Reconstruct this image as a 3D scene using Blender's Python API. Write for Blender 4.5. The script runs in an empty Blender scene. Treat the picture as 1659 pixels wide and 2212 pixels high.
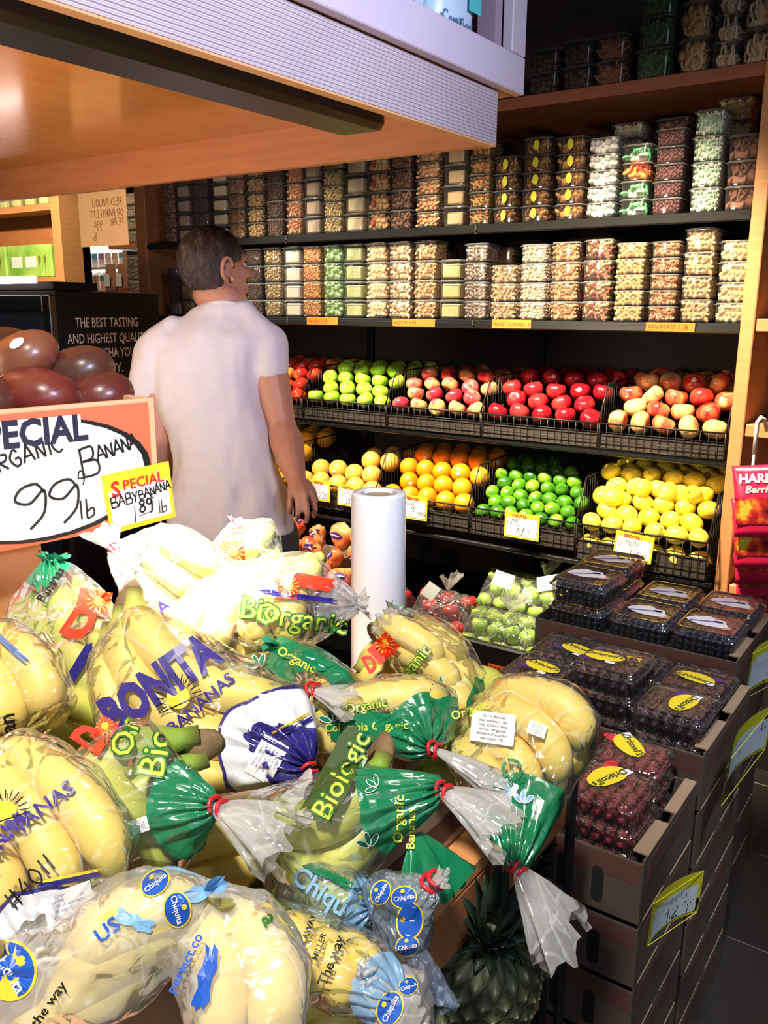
import bpy, bmesh, math, random
import numpy as np
from mathutils import Vector, Matrix, noise
from mathutils.bvhtree import BVHTree
random.seed(7)
rnd = random.random
def ru(a, b): return a + (b - a) * random.random()
SC = bpy.context.scene; COL = SC.collection
# ------------------------------------------------------------------ camera
FPX, PITCH, ROLL, YAW = 1857.88, 0.232766831, 0.00590105, 0.611662520
W, H = 1659, 2212; CX, CY = 829.5, 1106.0
EYE = Vector((0, 0, 1.52))
def _axes():
    c, s = math.cos(YAW), math.sin(YAW); cp, sp = math.cos(PITCH), math.sin(PITCH); cr, sr = math.cos(ROLL), math.sin(ROLL)
    P = Matrix(((1, 0, 0), (0, cp, -sp), (0, sp, cp))); Q = Matrix(((cr, -sr, 0), (sr, cr, 0), (0, 0, 1)))
    V = [Vector((c, 0, -s)), Vector((s, 0, c)), Vector((0, -1, 0))]
    return Matrix([Q @ (P @ v) for v in V])          # rows: world axes seen from the camera
M3 = _axes()
cam_d = bpy.data.cameras.new('camera'); cam = bpy.data.objects.new('camera', cam_d); COL.objects.link(cam)
cam_d.sensor_fit = 'VERTICAL'; cam_d.sensor_height = 24.0; cam_d.lens = 24.0 * FPX / H; cam_d.clip_start = 0.02
R_ = M3 @ Vector((1, 0, 0)); U_ = M3 @ Vector((0, -1, 0)); B_ = M3 @ Vector((0, 0, -1))
cam.matrix_world = Matrix(((R_.x, U_.x, B_.x, EYE.x), (R_.y, U_.y, B_.y, EYE.y), (R_.z, U_.z, B_.z, EYE.z), (0, 0, 0, 1)))
SC.camera = cam
def at(x, y, X=None, Y=None, Z=None, d=None):        # the point of the room behind a pixel, on a plane or at a depth
    r = M3 @ Vector(((x - CX) / FPX, (y - CY) / FPX, 1.0))
    t = (X - EYE.x) / r.x if X is not None else (Y - EYE.y) / r.y if Y is not None else (Z - EYE.z) / r.z if Z is not None else d
    return EYE + r * t
# ------------------------------------------------------------------ world, lamps, exposure
SC.view_settings.view_transform = 'Standard'; SC.view_settings.look = 'None'
SC.view_settings.gamma = 1; SC.view_settings.use_curve_mapping = False; SC.view_settings.exposure = 0.22
SC.cycles.max_bounces = 6; SC.cycles.transparent_max_bounces = 18; SC.cycles.use_adaptive_sampling = True; SC.cycles.adaptive_threshold = 0.06; SC.cycles.adaptive_min_samples = 16
SC.cycles.caustics_reflective = False; SC.cycles.caustics_refractive = False
wd = bpy.data.worlds.new('world'); SC.world = wd; wd.use_nodes = True
wd.node_tree.nodes['Background'].inputs[0].default_value = (0.80, 0.86, 1.0, 1); wd.node_tree.nodes['Background'].inputs[1].default_value = 0.055
def look(o, tgt):
    o.rotation_euler = (Vector(tgt) - o.location).to_track_quat('-Z', 'Y').to_euler()
def spot(loc, tgt, power, ang, color, blend=0.5, size=0.06, name='spot_lamp'):
    l = bpy.data.lights.new(name, 'SPOT'); l.energy = power; l.spot_size = math.radians(ang); l.spot_blend = blend
    l.color = color; l.shadow_soft_size = size
    o = bpy.data.objects.new(name, l); o.location = loc; COL.objects.link(o); look(o, tgt); return o
def area(loc, tgt, power, sx, sy, color, name='window_light'):
    l = bpy.data.lights.new(name, 'AREA'); l.shape = 'RECTANGLE'; l.size = sx; l.size_y = sy; l.energy = power; l.color = color
    o = bpy.data.objects.new(name, l); o.location = loc; COL.objects.link(o); look(o, tgt); return o
WARM = (1.0, 0.78, 0.50); WARM2 = (1.0, 0.87, 0.66); COOL = (0.72, 0.82, 1.0)
area((2.4, -1.8, 2.1), (-1.0, 1.3, 1.3), 24, 2.4, 1.6, COOL)                        # daylight of the shop front, behind the viewer
w2 = area((1.5, .2, 2.35), (-.86, .9, 1.93), 6.5, .9, .5, (.70, .70, 1.0)); w2.data.spread = math.radians(40)      # cool light on the pale fascia
spot((-2.9, 1.70, 2.85), (-2.25, 2.95, 0.98), 400, 44, WARM2, .75)                    # track lamps over the aisle
spot((-2.0, 1.66, 2.85), (-1.62, 2.95, 1.02), 430, 44, WARM2, .75)
spot((-1.1, 1.68, 2.85), (-0.98, 2.95, 1.15), 640, 44, (1.0, .80, .54), .75)
spot((-0.75, 0.35, 2.9), tuple(at(440, 1225, d=1.06)), 1900, 13, (1.0, 0.95, 0.86), 0.9, 0.03)   # hard lamp on the rear of the banana pile
spot((-0.05, -0.4, 2.8), (-0.55, 0.50, 1.05), 200, 56, (1.0, 0.94, 0.84), 0.9, 0.08)
spot((-1.5, 0.7, 2.7), (-1.95, 1.85, 1.25), 34, 44, (1, .72, .42), 0.8)
spot((0.35, 1.75, 2.9), (-0.58, 1.72, 0.78), 125, 34, (.80, .86, 1.0), .8, .12)          # cooler lamp over the berries                       # warm light on the shopper's back
spot((-5.2, 2.6, 2.8), (-6.3, 4.0, 1.7), 260, 60, WARM)
spot((-3.9, 2.3, 2.8), (-4.0, 3.3, 1.9), 30, 50, WARM)
area((-1.9, .35, 1.40), (-1.5, .9, 1.92), 14, .35, .2, (1, .84, .66), 'canopy_fill')   # added warm fill, out of view, brightening the underside of the canopy
# ------------------------------------------------------------------ materials
def nd(nt, t, **k):
    n = nt.nodes.new(t)
    for a, v in k.items(): setattr(n, a, v)
    return n
MATS = {}
def ramp(nt, cols, fac, const=False):
    r = nd(nt, 'ShaderNodeValToRGB'); e = r.color_ramp.elements
    if const: r.color_ramp.interpolation = 'CONSTANT'
    n = len(cols)
    for i, c in enumerate(cols):
        p = (i / n if const else i / (n - 1)) if len(c) == 3 else c[3]
        if i < 2: e[i].position = p; el = e[i]
        else: el = e.new(p)
        el.color = (c[0], c[1], c[2], 1)
    nt.links.new(fac, r.inputs[0]); return r.outputs[0]
def mat(name, col, rough=0.5, var=0.0, vs=8, bump=0.0, bs=60, metal=0, spec=0.5, emit=None, stretch=None, cols=None, sub=0, coat=0, wave=None, rand=0.0, island=None, alpha=None, attr=None):
    if name in MATS: return MATS[name]
    m = bpy.data.materials.new(name); m.use_nodes = True; nt = m.node_tree; p = nt.nodes['Principled BSDF']; MATS[name] = m
    p.inputs['Roughness'].default_value = rough; p.inputs['Metallic'].default_value = metal; p.inputs['Specular IOR Level'].default_value = spec
    p.inputs['Base Color'].default_value = (*col[:3], 1)
    tc = nd(nt, 'ShaderNodeTexCoord'); src = tc.outputs['Object']
    if stretch:
        mp = nd(nt, 'ShaderNodeMapping'); mp.inputs['Scale'].default_value = stretch; nt.links.new(src, mp.inputs[0]); src = mp.outputs[0]
    c = None
    if attr:
        a = nd(nt, 'ShaderNodeAttribute', attribute_name='t'); c = ramp(nt, attr, a.outputs['Fac'])
    elif island:
        g = nd(nt, 'ShaderNodeNewGeometry'); c = ramp(nt, island, g.outputs['Random Per Island'], True)
    elif cols:
        n = nd(nt, 'ShaderNodeTexNoise'); n.inputs['Scale'].default_value = vs; n.inputs['Detail'].default_value = 5
        if rand:
            oi = nd(nt, 'ShaderNodeObjectInfo'); ad = nd(nt, 'ShaderNodeVectorMath', operation='ADD'); mu = nd(nt, 'ShaderNodeMath', operation='MULTIPLY'); mu.inputs[1].default_value = 37
            nt.links.new(oi.outputs['Random'], mu.inputs[0]); nt.links.new(src, ad.inputs[0]); nt.links.new(mu.outputs[0], ad.inputs[1]); nt.links.new(ad.outputs[0], n.inputs[0])
            sh = nd(nt, 'ShaderNodeMath', operation='MULTIPLY_ADD'); sh.inputs[1].default_value = rand; 
            nt.links.new(oi.outputs['Random'], sh.inputs[0]); nt.links.new(n.outputs[0], sh.inputs[2])
            sb = nd(nt, 'ShaderNodeMath', operation='SUBTRACT'); sb.inputs[1].default_value = rand / 2; nt.links.new(sh.outputs[0], sb.inputs[0]); c = ramp(nt, cols, sb.outputs[0])
        else:
            nt.links.new(src, n.inputs[0]); c = ramp(nt, cols, n.outputs[0])
    if var:
        n = nd(nt, 'ShaderNodeTexNoise'); n.inputs['Scale'].default_value = vs; n.inputs['Detail'].default_value = 5; nt.links.new(src, n.inputs[0])
        r = ramp(nt, [(1 - var,) * 3 + (0.3,), (1 + var,) * 3 + (0.7,)], n.outputs[0])
        mx = nd(nt, 'ShaderNodeMix', data_type='RGBA', blend_type='MULTIPLY'); mx.inputs[0].default_value = 1
        if c is None: mx.inputs[6].default_value = (*col[:3], 1)
        else: nt.links.new(c, mx.inputs[6])
        nt.links.new(r, mx.inputs[7]); c = mx.outputs[2]
    if c is not None: nt.links.new(c, p.inputs['Base Color'])
    if sub: p.inputs['Subsurface Weight'].default_value = sub; p.inputs['Subsurface Radius'].default_value = (0.01, 0.005, 0.003); p.inputs['Subsurface Scale'].default_value = 0.6
    if coat: p.inputs['Coat Weight'].default_value = coat; p.inputs['Coat Roughness'].default_value = 0.12
    if bump:
        if wave:
            b0 = nd(nt, 'ShaderNodeTexWave', bands_direction=wave); b0.inputs['Scale'].default_value = bs; b0.inputs['Distortion'].default_value = 0.6; o = b0.outputs['Fac']
        else:
            b0 = nd(nt, 'ShaderNodeTexNoise'); b0.inputs['Scale'].default_value = bs; b0.inputs['Detail'].default_value = 4; o = b0.outputs[0]
        nt.links.new(src, b0.inputs[0]); b = nd(nt, 'ShaderNodeBump'); b.inputs['Strength'].default_value = bump; b.inputs['Distance'].default_value = 0.004
        nt.links.new(o, b.inputs['Height']); nt.links.new(b.outputs[0], p.inputs['Normal'])
    if emit: p.inputs['Emission Color'].default_value = (*col, 1); p.inputs['Emission Strength'].default_value = emit
    return m
def film(name, tint=(1, 1, 1), haze=0.08, gloss=0.05, rough=0.1, bump=0.0, bs=30, edge=0.5, hcol=(1, 1, 1)):
    """clear plastic: see-through, with reflections that grow at grazing angles and a little milky haze"""
    if name in MATS: return MATS[name]
    m = bpy.data.materials.new(name); m.use_nodes = True; nt = m.node_tree; nt.nodes.clear(); MATS[name] = m
    out = nd(nt, 'ShaderNodeOutputMaterial'); tr = nd(nt, 'ShaderNodeBsdfTransparent'); tr.inputs[0].default_value = (*tint, 1)
    gl = nd(nt, 'ShaderNodeBsdfGlossy'); gl.inputs['Roughness'].default_value = rough
    df = nd(nt, 'ShaderNodeBsdfDiffuse'); df.inputs[0].default_value = (*hcol, 1); tl = nd(nt, 'ShaderNodeBsdfTranslucent'); tl.inputs[0].default_value = (*hcol, 1)
    md = nd(nt, 'ShaderNodeMixShader'); md.inputs[0].default_value = 0.4; nt.links.new(df.outputs[0], md.inputs[1]); nt.links.new(tl.outputs[0], md.inputs[2])
    m1 = nd(nt, 'ShaderNodeMixShader'); nt.links.new(tr.outputs[0], m1.inputs[1]); nt.links.new(md.outputs[0], m1.inputs[2])
    lw = nd(nt, 'ShaderNodeLayerWeight'); lw.inputs[0].default_value = 0.25
    mh = nd(nt, 'ShaderNodeMath', operation='MULTIPLY_ADD'); mh.inputs[1].default_value = haze * 2.5; mh.inputs[2].default_value = haze
    nt.links.new(lw.outputs['Facing'], mh.inputs[0]); nt.links.new(mh.outputs[0], m1.inputs[0])
    mg = nd(nt, 'ShaderNodeMath', operation='MULTIPLY_ADD'); mg.inputs[1].default_value = edge; mg.inputs[2].default_value = gloss; mg.use_clamp = True
    nt.links.new(lw.outputs['Fresnel'], mg.inputs[0])
    m2 = nd(nt, 'ShaderNodeMixShader'); nt.links.new(mg.outputs[0], m2.inputs[0]); nt.links.new(m1.outputs[0], m2.inputs[1]); nt.links.new(gl.outputs[0], m2.inputs[2])
    if bump:
        tc = nd(nt, 'ShaderNodeTexCoord'); n = nd(nt, 'ShaderNodeTexNoise'); n.inputs['Scale'].default_value = bs * .5; n.inputs['Detail'].default_value = 2; nt.links.new(tc.outputs['Object'], n.inputs[0])
        vm = nd(nt, 'ShaderNodeVectorMath', operation='MULTIPLY_ADD'); vm.inputs[1].default_value = (.07, .07, .07); nt.links.new(n.outputs['Color'], vm.inputs[0]); nt.links.new(tc.outputs['Object'], vm.inputs[2])
        mp = nd(nt, 'ShaderNodeMapping'); mp.inputs['Scale'].default_value = (1, 1, .45); mp.inputs['Rotation'].default_value = (.7, .5, .3); nt.links.new(vm.outputs[0], mp.inputs[0])
        v1 = nd(nt, 'ShaderNodeTexVoronoi', feature='DISTANCE_TO_EDGE'); v1.inputs['Scale'].default_value = bs; nt.links.new(mp.outputs[0], v1.inputs[0])
        v2 = nd(nt, 'ShaderNodeTexVoronoi', feature='DISTANCE_TO_EDGE'); v2.inputs['Scale'].default_value = bs * 2.7; nt.links.new(vm.outputs[0], v2.inputs[0])
        hs_ = nd(nt, 'ShaderNodeMath', operation='MULTIPLY_ADD'); hs_.inputs[1].default_value = .35; nt.links.new(v2.outputs['Distance'], hs_.inputs[0]); nt.links.new(v1.outputs['Distance'], hs_.inputs[2])
        b = nd(nt, 'ShaderNodeBump'); b.inputs['Strength'].default_value = bump; b.inputs['Distance'].default_value = 0.011; nt.links.new(hs_.outputs[0], b.inputs['Height'])
        fl = nd(nt, 'ShaderNodeMapRange'); fl.inputs[1].default_value = 0; fl.inputs[2].default_value = .035; fl.inputs[3].default_value = .22; fl.inputs[4].default_value = 0; nt.links.new(v1.outputs['Distance'], fl.inputs[0])   # fold whitening, also painting bright wrinkle glints into the haze
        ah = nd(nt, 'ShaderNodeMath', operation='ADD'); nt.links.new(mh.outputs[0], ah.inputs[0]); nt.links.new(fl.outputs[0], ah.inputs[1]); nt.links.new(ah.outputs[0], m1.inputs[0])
        for s in (gl, df, tl, lw): nt.links.new(b.outputs[0], s.inputs['Normal'])
    nt.links.new(m2.outputs[0], out.inputs[0]); return m
# ------------------------------------------------------------------ geometry helpers
class MB:
    def __init__(s, o=(0, 0, 0)): s.v = []; s.f = []; s.mi = []; s.sm = []; s.t = {}; s.o = Vector(o); s.m = 0; s.smooth = False
    def add(s, vs, fs, smooth=None, mi=None):
        b = len(s.v); s.v.extend([tuple(v) for v in vs]); sm = s.smooth if smooth is None else smooth; mi = s.m if mi is None else mi
        for f in fs: s.f.append([b + i for i in f]); s.mi.append(mi); s.sm.append(sm)
        return b
    def box(s, x0, x1, y0, y1, z0, z1, ch=0.0, M=None):
        x0, x1 = min(x0, x1), max(x0, x1); y0, y1 = min(y0, y1), max(y0, y1); z0, z1 = min(z0, z1), max(z0, z1)
        ch = min(ch, (x1 - x0) * .45, (y1 - y0) * .45, (z1 - z0) * .45)
        if ch <= 0:
            v = [(x, y, z) for z in (z0, z1) for y in (y0, y1) for x in (x0, x1)]
            f = [(0, 2, 3, 1), (4, 5, 7, 6), (0, 1, 5, 4), (2, 6, 7, 3), (0, 4, 6, 2), (1, 3, 7, 5)]
        else:
            v = []; X = (x0, x1); Y = (y0, y1); Z = (z0, z1)
            for k in (0, 1):
                for j in (0, 1):
                    for i in (0, 1):
                        sx, sy, sz = (1 - 2 * i) * ch, (1 - 2 * j) * ch, (1 - 2 * k) * ch
                        v += [(X[i], Y[j] + sy, Z[k] + sz), (X[i] + sx, Y[j], Z[k] + sz), (X[i] + sx, Y[j] + sy, Z[k])]
            g = lambda i, j, k, a: (i + 2 * j + 4 * k) * 3 + a
            f = [[g(0, 0, 0, 0), g(0, 0, 1, 0), g(0, 1, 1, 0), g(0, 1, 0, 0)], [g(1, 0, 0, 0), g(1, 1, 0, 0), g(1, 1, 1, 0), g(1, 0, 1, 0)],
                 [g(0, 0, 0, 1), g(1, 0, 0, 1), g(1, 0, 1, 1), g(0, 0, 1, 1)], [g(0, 1, 0, 1), g(0, 1, 1, 1), g(1, 1, 1, 1), g(1, 1, 0, 1)],
                 [g(0, 0, 0, 2), g(0, 1, 0, 2), g(1, 1, 0, 2), g(1, 0, 0, 2)], [g(0, 0, 1, 2), g(1, 0, 1, 2), g(1, 1, 1, 2), g(0, 1, 1, 2)]]
            for i in (0, 1):
                for j in (0, 1): f.append([g(i, j, 0, 0), g(i, j, 0, 1), g(i, j, 1, 1), g(i, j, 1, 0)])
            for i in (0, 1):
                for k in (0, 1): f.append([g(i, 0, k, 0), g(i, 0, k, 2), g(i, 1, k, 2), g(i, 1, k, 0)])
            for j in (0, 1):
                for k in (0, 1): f.append([g(0, j, k, 1), g(0, j, k, 2), g(1, j, k, 2), g(1, j, k, 1)])
            for i in (0, 1):
                for j in (0, 1):
                    for k in (0, 1): f.append([g(i, j, k, 0), g(i, j, k, 1), g(i, j, k, 2)])
        if M is not None: v = [M @ Vector(p) for p in v]
        s.add(v, f, False); return s
    def quad(s, a, b, c, d): s.add([a, b, c, d], [(0, 1, 2, 3)], False); return s
    def rings(s, R, closed_u=True, cap=True, smooth=True, mi=None):
        n = len(R[0]); v = [p for r in R for p in r]; f = []
        for i in range(len(R) - 1):
            for j in range(n if closed_u else n - 1): k = (j + 1) % n; f.append((i * n + j, i * n + k, (i + 1) * n + k, (i + 1) * n + j))
        if cap: f.append(tuple(range(n - 1, -1, -1))); f.append(tuple((len(R) - 1) * n + j for j in range(n)))
        return s.add(v, f, smooth, mi)
    def tube(s, pts, r, n=8, cap=True, smooth=True, sq=1.0, mi=None):
        pts = [Vector(p) for p in pts]; R = []; m = len(pts); up = None
        for i, p in enumerate(pts):
            d = (pts[min(i + 1, m - 1)] - pts[max(i - 1, 0)]).normalized()
            if up is None: up = Vector((0, 0, 1)) if abs(d.z) < .9 else Vector((1, 0, 0))
            a = d.cross(up).normalized(); b = a.cross(d).normalized(); up = b
            rr = r[i] if isinstance(r, (list, tuple)) else r
            R.append([p + (a * math.cos(q) + b * math.sin(q) * sq) * rr for q in [2 * math.pi * k / n for k in range(n)]])
        s.rings(R, True, cap, smooth, mi); return s
    def lathe(s, prof, n=16, c=(0, 0, 0), smooth=True, cap=True, mi=None):
        s.rings([[(c[0] + r * math.cos(2 * math.pi * k / n), c[1] + r * math.sin(2 * math.pi * k / n), c[2] + z) for k in range(n)] for r, z in prof], True, cap, smooth, mi); return s
    def blob(s, c, r, M=None, lv=1, mi=None):
        V, F = ICO[lv]; c = Vector(c); r = r if isinstance(r, (tuple, list)) else (r, r, r)
        vs = [Vector((p[0] * r[0], p[1] * r[1], p[2] * r[2])) for p in V]
        if M is not None: vs = [M @ v for v in vs]
        s.add([v + c for v in vs], F, True, mi); return s
    def mesh(s, name, mats):
        me = bpy.data.meshes.new(name); o = s.o
        me.from_pydata([(v[0] - o.x, v[1] - o.y, v[2] - o.z) for v in s.v], [], s.f)
        mats = mats if isinstance(mats, (list, tuple)) else [mats]
        for m in mats: me.materials.append(m)
        me.polygons.foreach_set('use_smooth', s.sm)
        if len(mats) > 1: me.polygons.foreach_set('material_index', s.mi)
        if s.t:
            a = me.attributes.new('t', 'FLOAT', 'POINT'); arr = np.zeros(len(s.v), dtype=np.float32)
            for k, v in s.t.items(): arr[k] = v
            a.data.foreach_set('value', arr)
        me.update(); return me
    def build(s, name, mats, parent=None, **tagk):
        o = bpy.data.objects.new(name, s.mesh(name, mats)); COL.objects.link(o)
        if parent is not None: o.parent = parent
        tag(o, **tagk); return o
def _ico():
    r = {}
    for lv in (0, 1, 2):
        bm = bmesh.new(); bmesh.ops.create_icosphere(bm, subdivisions=lv + 1, radius=1)
        r[lv] = ([tuple(v.co) for v in bm.verts], [tuple(x.index for x in f.verts) for f in bm.faces]); bm.free()
    return r
ICO = _ico()
def tag(o, label=None, cat=None, group=None, kind=None):
    if label: o['label'] = label
    if cat: o['category'] = cat
    if group: o['group'] = group
    if kind: o['kind'] = kind
    return o
def thing(name, label, cat, loc=(0, 0, 0), rz=0, group=None, rot=None):
    o = bpy.data.objects.new(name, None); COL.objects.link(o); o.location = loc; o.rotation_euler = rot if rot else (0, 0, rz)
    o.empty_display_size = 0.05; return tag(o, label, cat, group)
KIDS = {}
def copy_tree(o, parent=None):
    c = o.copy(); COL.objects.link(c)
    if parent is not None: c.parent = parent
    for ch in list(o.children): copy_tree(ch, c)
    return c
def obj(name, me, parent=None, loc=None, rot=None, **k):
    o = bpy.data.objects.new(name, me); COL.objects.link(o)
    if parent is not None: o.parent = parent
    if loc is not None: o.location = loc
    if rot is not None: o.rotation_euler = rot
    return tag(o, **k)
def struct(name, mb, m, parent=None): return mb.build(name, m, parent, kind='structure')
def rotm(v, up=(0, 0, 1)):                           # a frame whose Z looks along v
    return Vector(v).to_track_quat('Z', 'Y').to_matrix()
ORD = ['bottom', 'second', 'third', 'fourth', 'fifth', 'sixth', 'seventh']
NTH = ['first', 'second', 'third', 'fourth', 'fifth', 'sixth', 'seventh', 'eighth', 'ninth', 'tenth', 'eleventh', 'twelfth', 'thirteenth', 'fourteenth', 'fifteenth', 'sixteenth', 'seventeenth', 'eighteenth', 'nineteenth', 'twentieth', 'twenty-first', 'twenty-second', 'twenty-third', 'twenty-fourth', 'twenty-fifth', 'twenty-sixth']
# ---- writing: outlines of the built-in font, and pen strokes
_TC = {}
def text_geo(s, size=1.0, bold=0.0, shear=0.0, xs=1.0):
    key = (s, bold, shear)
    if key not in _TC:
        c = bpy.data.curves.new('t', 'FONT'); c.body = s; c.size = 1; c.offset = bold; c.shear = shear; c.align_x = 'CENTER'; c.align_y = 'CENTER'; c.resolution_u = 2; c.space_line = 0.9
        o = bpy.data.objects.new('t', c); COL.objects.link(o); dg = bpy.context.evaluated_depsgraph_get(); me = o.evaluated_get(dg).to_mesh()
        _TC[key] = ([(v.co.x, v.co.y) for v in me.vertices], [tuple(p.vertices) for p in me.polygons])
        o.evaluated_get(dg).to_mesh_clear(); bpy.data.objects.remove(o); bpy.data.curves.remove(c)
    V, F = _TC[key]; return [(x * size * xs, y * size) for x, y in V], F
def put_text(mb, s, fmap, u=0, v=0, size=.1, ang=0, off=.0008, bold=0.0, shear=0.0, xs=1.0, mi=None, sub=0):
    V, F = text_geo(s, size, bold, shear, xs); ca, sa = math.cos(ang), math.sin(ang)
    V = [(u + x * ca - y * sa, v + x * sa + y * ca) for x, y in V]
    if sub:
        bm = bmesh.new(); bv = [bm.verts.new((x, y, 0)) for x, y in V]
        for f in F:
            try: bm.faces.new([bv[i] for i in f])
            except Exception: pass
        bmesh.ops.triangulate(bm, faces=bm.faces[:])
        for _ in range(4):
            L = [e for e in bm.edges if e.calc_length() > sub]
            if not L: break
            bmesh.ops.subdivide_edges(bm, edges=L, cuts=1); bmesh.ops.triangulate(bm, faces=[f for f in bm.faces if len(f.verts) > 3])
        bm.verts.index_update(); V = [(q.co.x, q.co.y) for q in bm.verts]; F = [tuple(q.index for q in f.verts) for f in bm.faces]; bm.free()
    mb.add([fmap(x, y, off) for x, y in V], F, False, mi)
def put_shape(mb, pts, fmap, off=.0006, mi=None, sub=0.0):
    """flat printed shape, star-shaped about its middle"""
    cx = sum(p[0] for p in pts) / len(pts); cy = sum(p[1] for p in pts) / len(pts); n = len(pts); R = max(math.hypot(p[0] - cx, p[1] - cy) for p in pts)
    k = max(1, int(R / sub)) if sub else 1; vs = [(cx, cy)]
    for j in range(1, k + 1): vs += [(cx + (p[0] - cx) * j / k, cy + (p[1] - cy) * j / k) for p in pts]
    fs = [(0, 1 + i, 1 + (i + 1) % n) for i in range(n)]
    for j in range(k - 1):
        b = 1 + j * n; fs += [(b + i, b + n + i, b + n + (i + 1) % n, b + (i + 1) % n) for i in range(n)]
    mb.add([fmap(x, y, off) for x, y in vs], fs, False, mi)
def ell(u, v, a, b, ang=0, n=28, k0=0, k1=1): 
    ca, sa = math.cos(ang), math.sin(ang)
    return [(u + a * math.cos(q) * ca - b * math.sin(q) * sa, v + a * math.cos(q) * sa + b * math.sin(q) * ca) for q in [2 * math.pi * (k0 + (k1 - k0) * i / n) for i in range(n)]]
def rect(u0, v0, u1, v1, n=1):
    P = []
    for a, b in (((u0, v0), (u1, v0)), ((u1, v0), (u1, v1)), ((u1, v1), (u0, v1)), ((u0, v1), (u0, v0))):
        P += [(a[0] + (b[0] - a[0]) * i / n, a[1] + (b[1] - a[1]) * i / n) for i in range(n)]
    return P
def stroke(mb, pts, fmap, w=.004, off=.001, mi=None, dens=6):
    """a pen stroke through pts (Catmull-Rom)"""
    P = [pts[0]] + list(pts) + [pts[-1]]; Q = []
    for i in range(1, len(P) - 2):
        for k in range(dens):
            t = k / dens; a, b, c, d = P[i - 1], P[i], P[i + 1], P[i + 2]
            Q.append(tuple(.5 * (2 * b[j] + (c[j] - a[j]) * t + (2 * a[j] - 5 * b[j] + 4 * c[j] - d[j]) * t * t + (3 * b[j] - a[j] - 3 * c[j] + d[j]) * t ** 3) for j in (0, 1)))
    Q.append(tuple(P[-1])); V = []
    for i, p in enumerate(Q):
        a = Q[max(i - 1, 0)]; b = Q[min(i + 1, len(Q) - 1)]; dx, dy = b[0] - a[0], b[1] - a[1]; l = math.hypot(dx, dy) or 1
        V += [(p[0] - dy / l * w / 2, p[1] + dx / l * w / 2), (p[0] + dy / l * w / 2, p[1] - dx / l * w / 2)]
    mb.add([fmap(x, y, off) for x, y in V], [(2 * i, 2 * i + 1, 2 * i + 3, 2 * i + 2) for i in range(len(Q) - 1)], False, mi)
PEN = {'A': [[(0, 0), (.35, 1), (.4, 1), (.7, 0)], [(.12, .38), (.6, .4)]], 'B': [[(.05, 1), (.05, 0)], [(.0, .95), (.5, .98), (.5, .6), (.1, .5)], [(.1, .5), (.62, .45), (.6, .05), (0, 0)]],
 'C': [[(.55, .85), (.3, 1), (.02, .5), (.3, 0), (.6, .15)]], 'D': [[(.05, 1), (.05, 0)], [(0, .98), (.6, .8), (.6, .2), (0, 0)]], 'E': [[(.5, 1), (.05, .98), (.05, .02), (.55, 0)], [(.05, .5), (.45, .52)]],
 'G': [[(.55, .85), (.3, 1), (.02, .5), (.3, 0), (.6, .15), (.58, .45), (.3, .45)]], 'I': [[(.15, 1), (.12, 0)]], 'J': [[(.4, 1), (.4, .2), (.2, 0), (0, .2)]], 'L': [[(.05, 1), (.05, .03), (.5, 0)]],
 'M': [[(0, 0), (.1, 1)], [(.1, 1), (.35, .4)], [(.35, .4), (.62, 1)], [(.62, 1), (.72, 0)]], 'N': [[(.03, 0), (.05, 1)], [(.05, 1), (.5, .03)], [(.5, .03), (.54, 1)]],
 'O': [[(.3, 1), (0, .5), (.3, 0), (.6, .5), (.32, 1)]], 'P': [[(.05, 0), (.05, 1)], [(0, .97), (.6, .9), (.5, .5), (.05, .45)]], 'R': [[(.05, 0), (.05, 1)], [(0, .97), (.6, .9), (.5, .55), (.05, .5)], [(.15, .5), (.6, 0)]],
 'S': [[(.5, .9), (.2, 1), (.05, .75), (.5, .35), (.4, .02), (0, .1)]], 'T': [[(0, 1), (.6, .98)], [(.3, 1), (.28, 0)]], 'U': [[(.03, 1), (.05, .2), (.3, 0), (.55, .2), (.55, 1)]], 'V': [[(0, 1), (.28, 0)], [(.28, 0), (.55, 1)]],
 'W': [[(0, 1), (.18, 0)], [(.18, 0), (.35, .7)], [(.35, .7), (.52, 0)], [(.52, 0), (.72, 1)]], 'Y': [[(0, 1), (.25, .5)], [(.55, 1), (.2, 0)]], 'K': [[(.05, 1), (.05, 0)], [(.5, 1), (.08, .5), (.55, 0)]], 'H': [[(.05, 1), (.05, 0)], [(.55, 1), (.55, 0)], [(.05, .5), (.55, .52)]],
 '0': [[(.25, 1), (0, .5), (.25, 0), (.5, .5), (.26, 1)]], '1': [[(.2, 1), (.12, 0)]], '2': [[(.02, .8), (.3, 1), (.5, .7), (.02, .02)], [(.02, .02), (.58, .02)]], '4': [[(.4, 1), (0, .35)], [(0, .35), (.55, .38)], [(.42, .7), (.38, 0)]],
 '5': [[(.5, 1), (.1, 1)], [(.1, 1), (.08, .55), (.5, .45), (.4, .02), (0, .05)]], '7': [[(0, .98), (.5, 1)], [(.5, 1), (.15, 0)]], '8': [[(.28, 1), (.05, .75), (.5, .3), (.25, 0), (.02, .28), (.45, .75), (.28, 1)]], '9': [[(.5, .8), (.2, 1), (.02, .7), (.3, .5), (.5, .8), (.4, 0), (.2, -.1)]],
 '/': [[(.4, 1.1), (0, -.1)]], '.': [[(.1, .05), (.14, 0)]], 'l': [[(.1, 1.1), (.05, 0)]], 'b': [[(.1, 1.1), (.02, 0)], [(.02, .35), (.4, .5), (.42, .1), (.0, 0)]], '$': [[(.5, .9), (.2, 1), (.05, .75), (.5, .35), (.4, .02), (0, .1)], [(.28, 1.1), (.25, -.1)]], '#': [[(.15, 1), (.1, 0)], [(.45, 1), (.4, 0)], [(0, .65), (.6, .7)], [(0, .3), (.6, .35)]], 'c': [[(.4, .8), (.1, .9), (.02, .5), (.2, .3), (.42, .45)]]}
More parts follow.
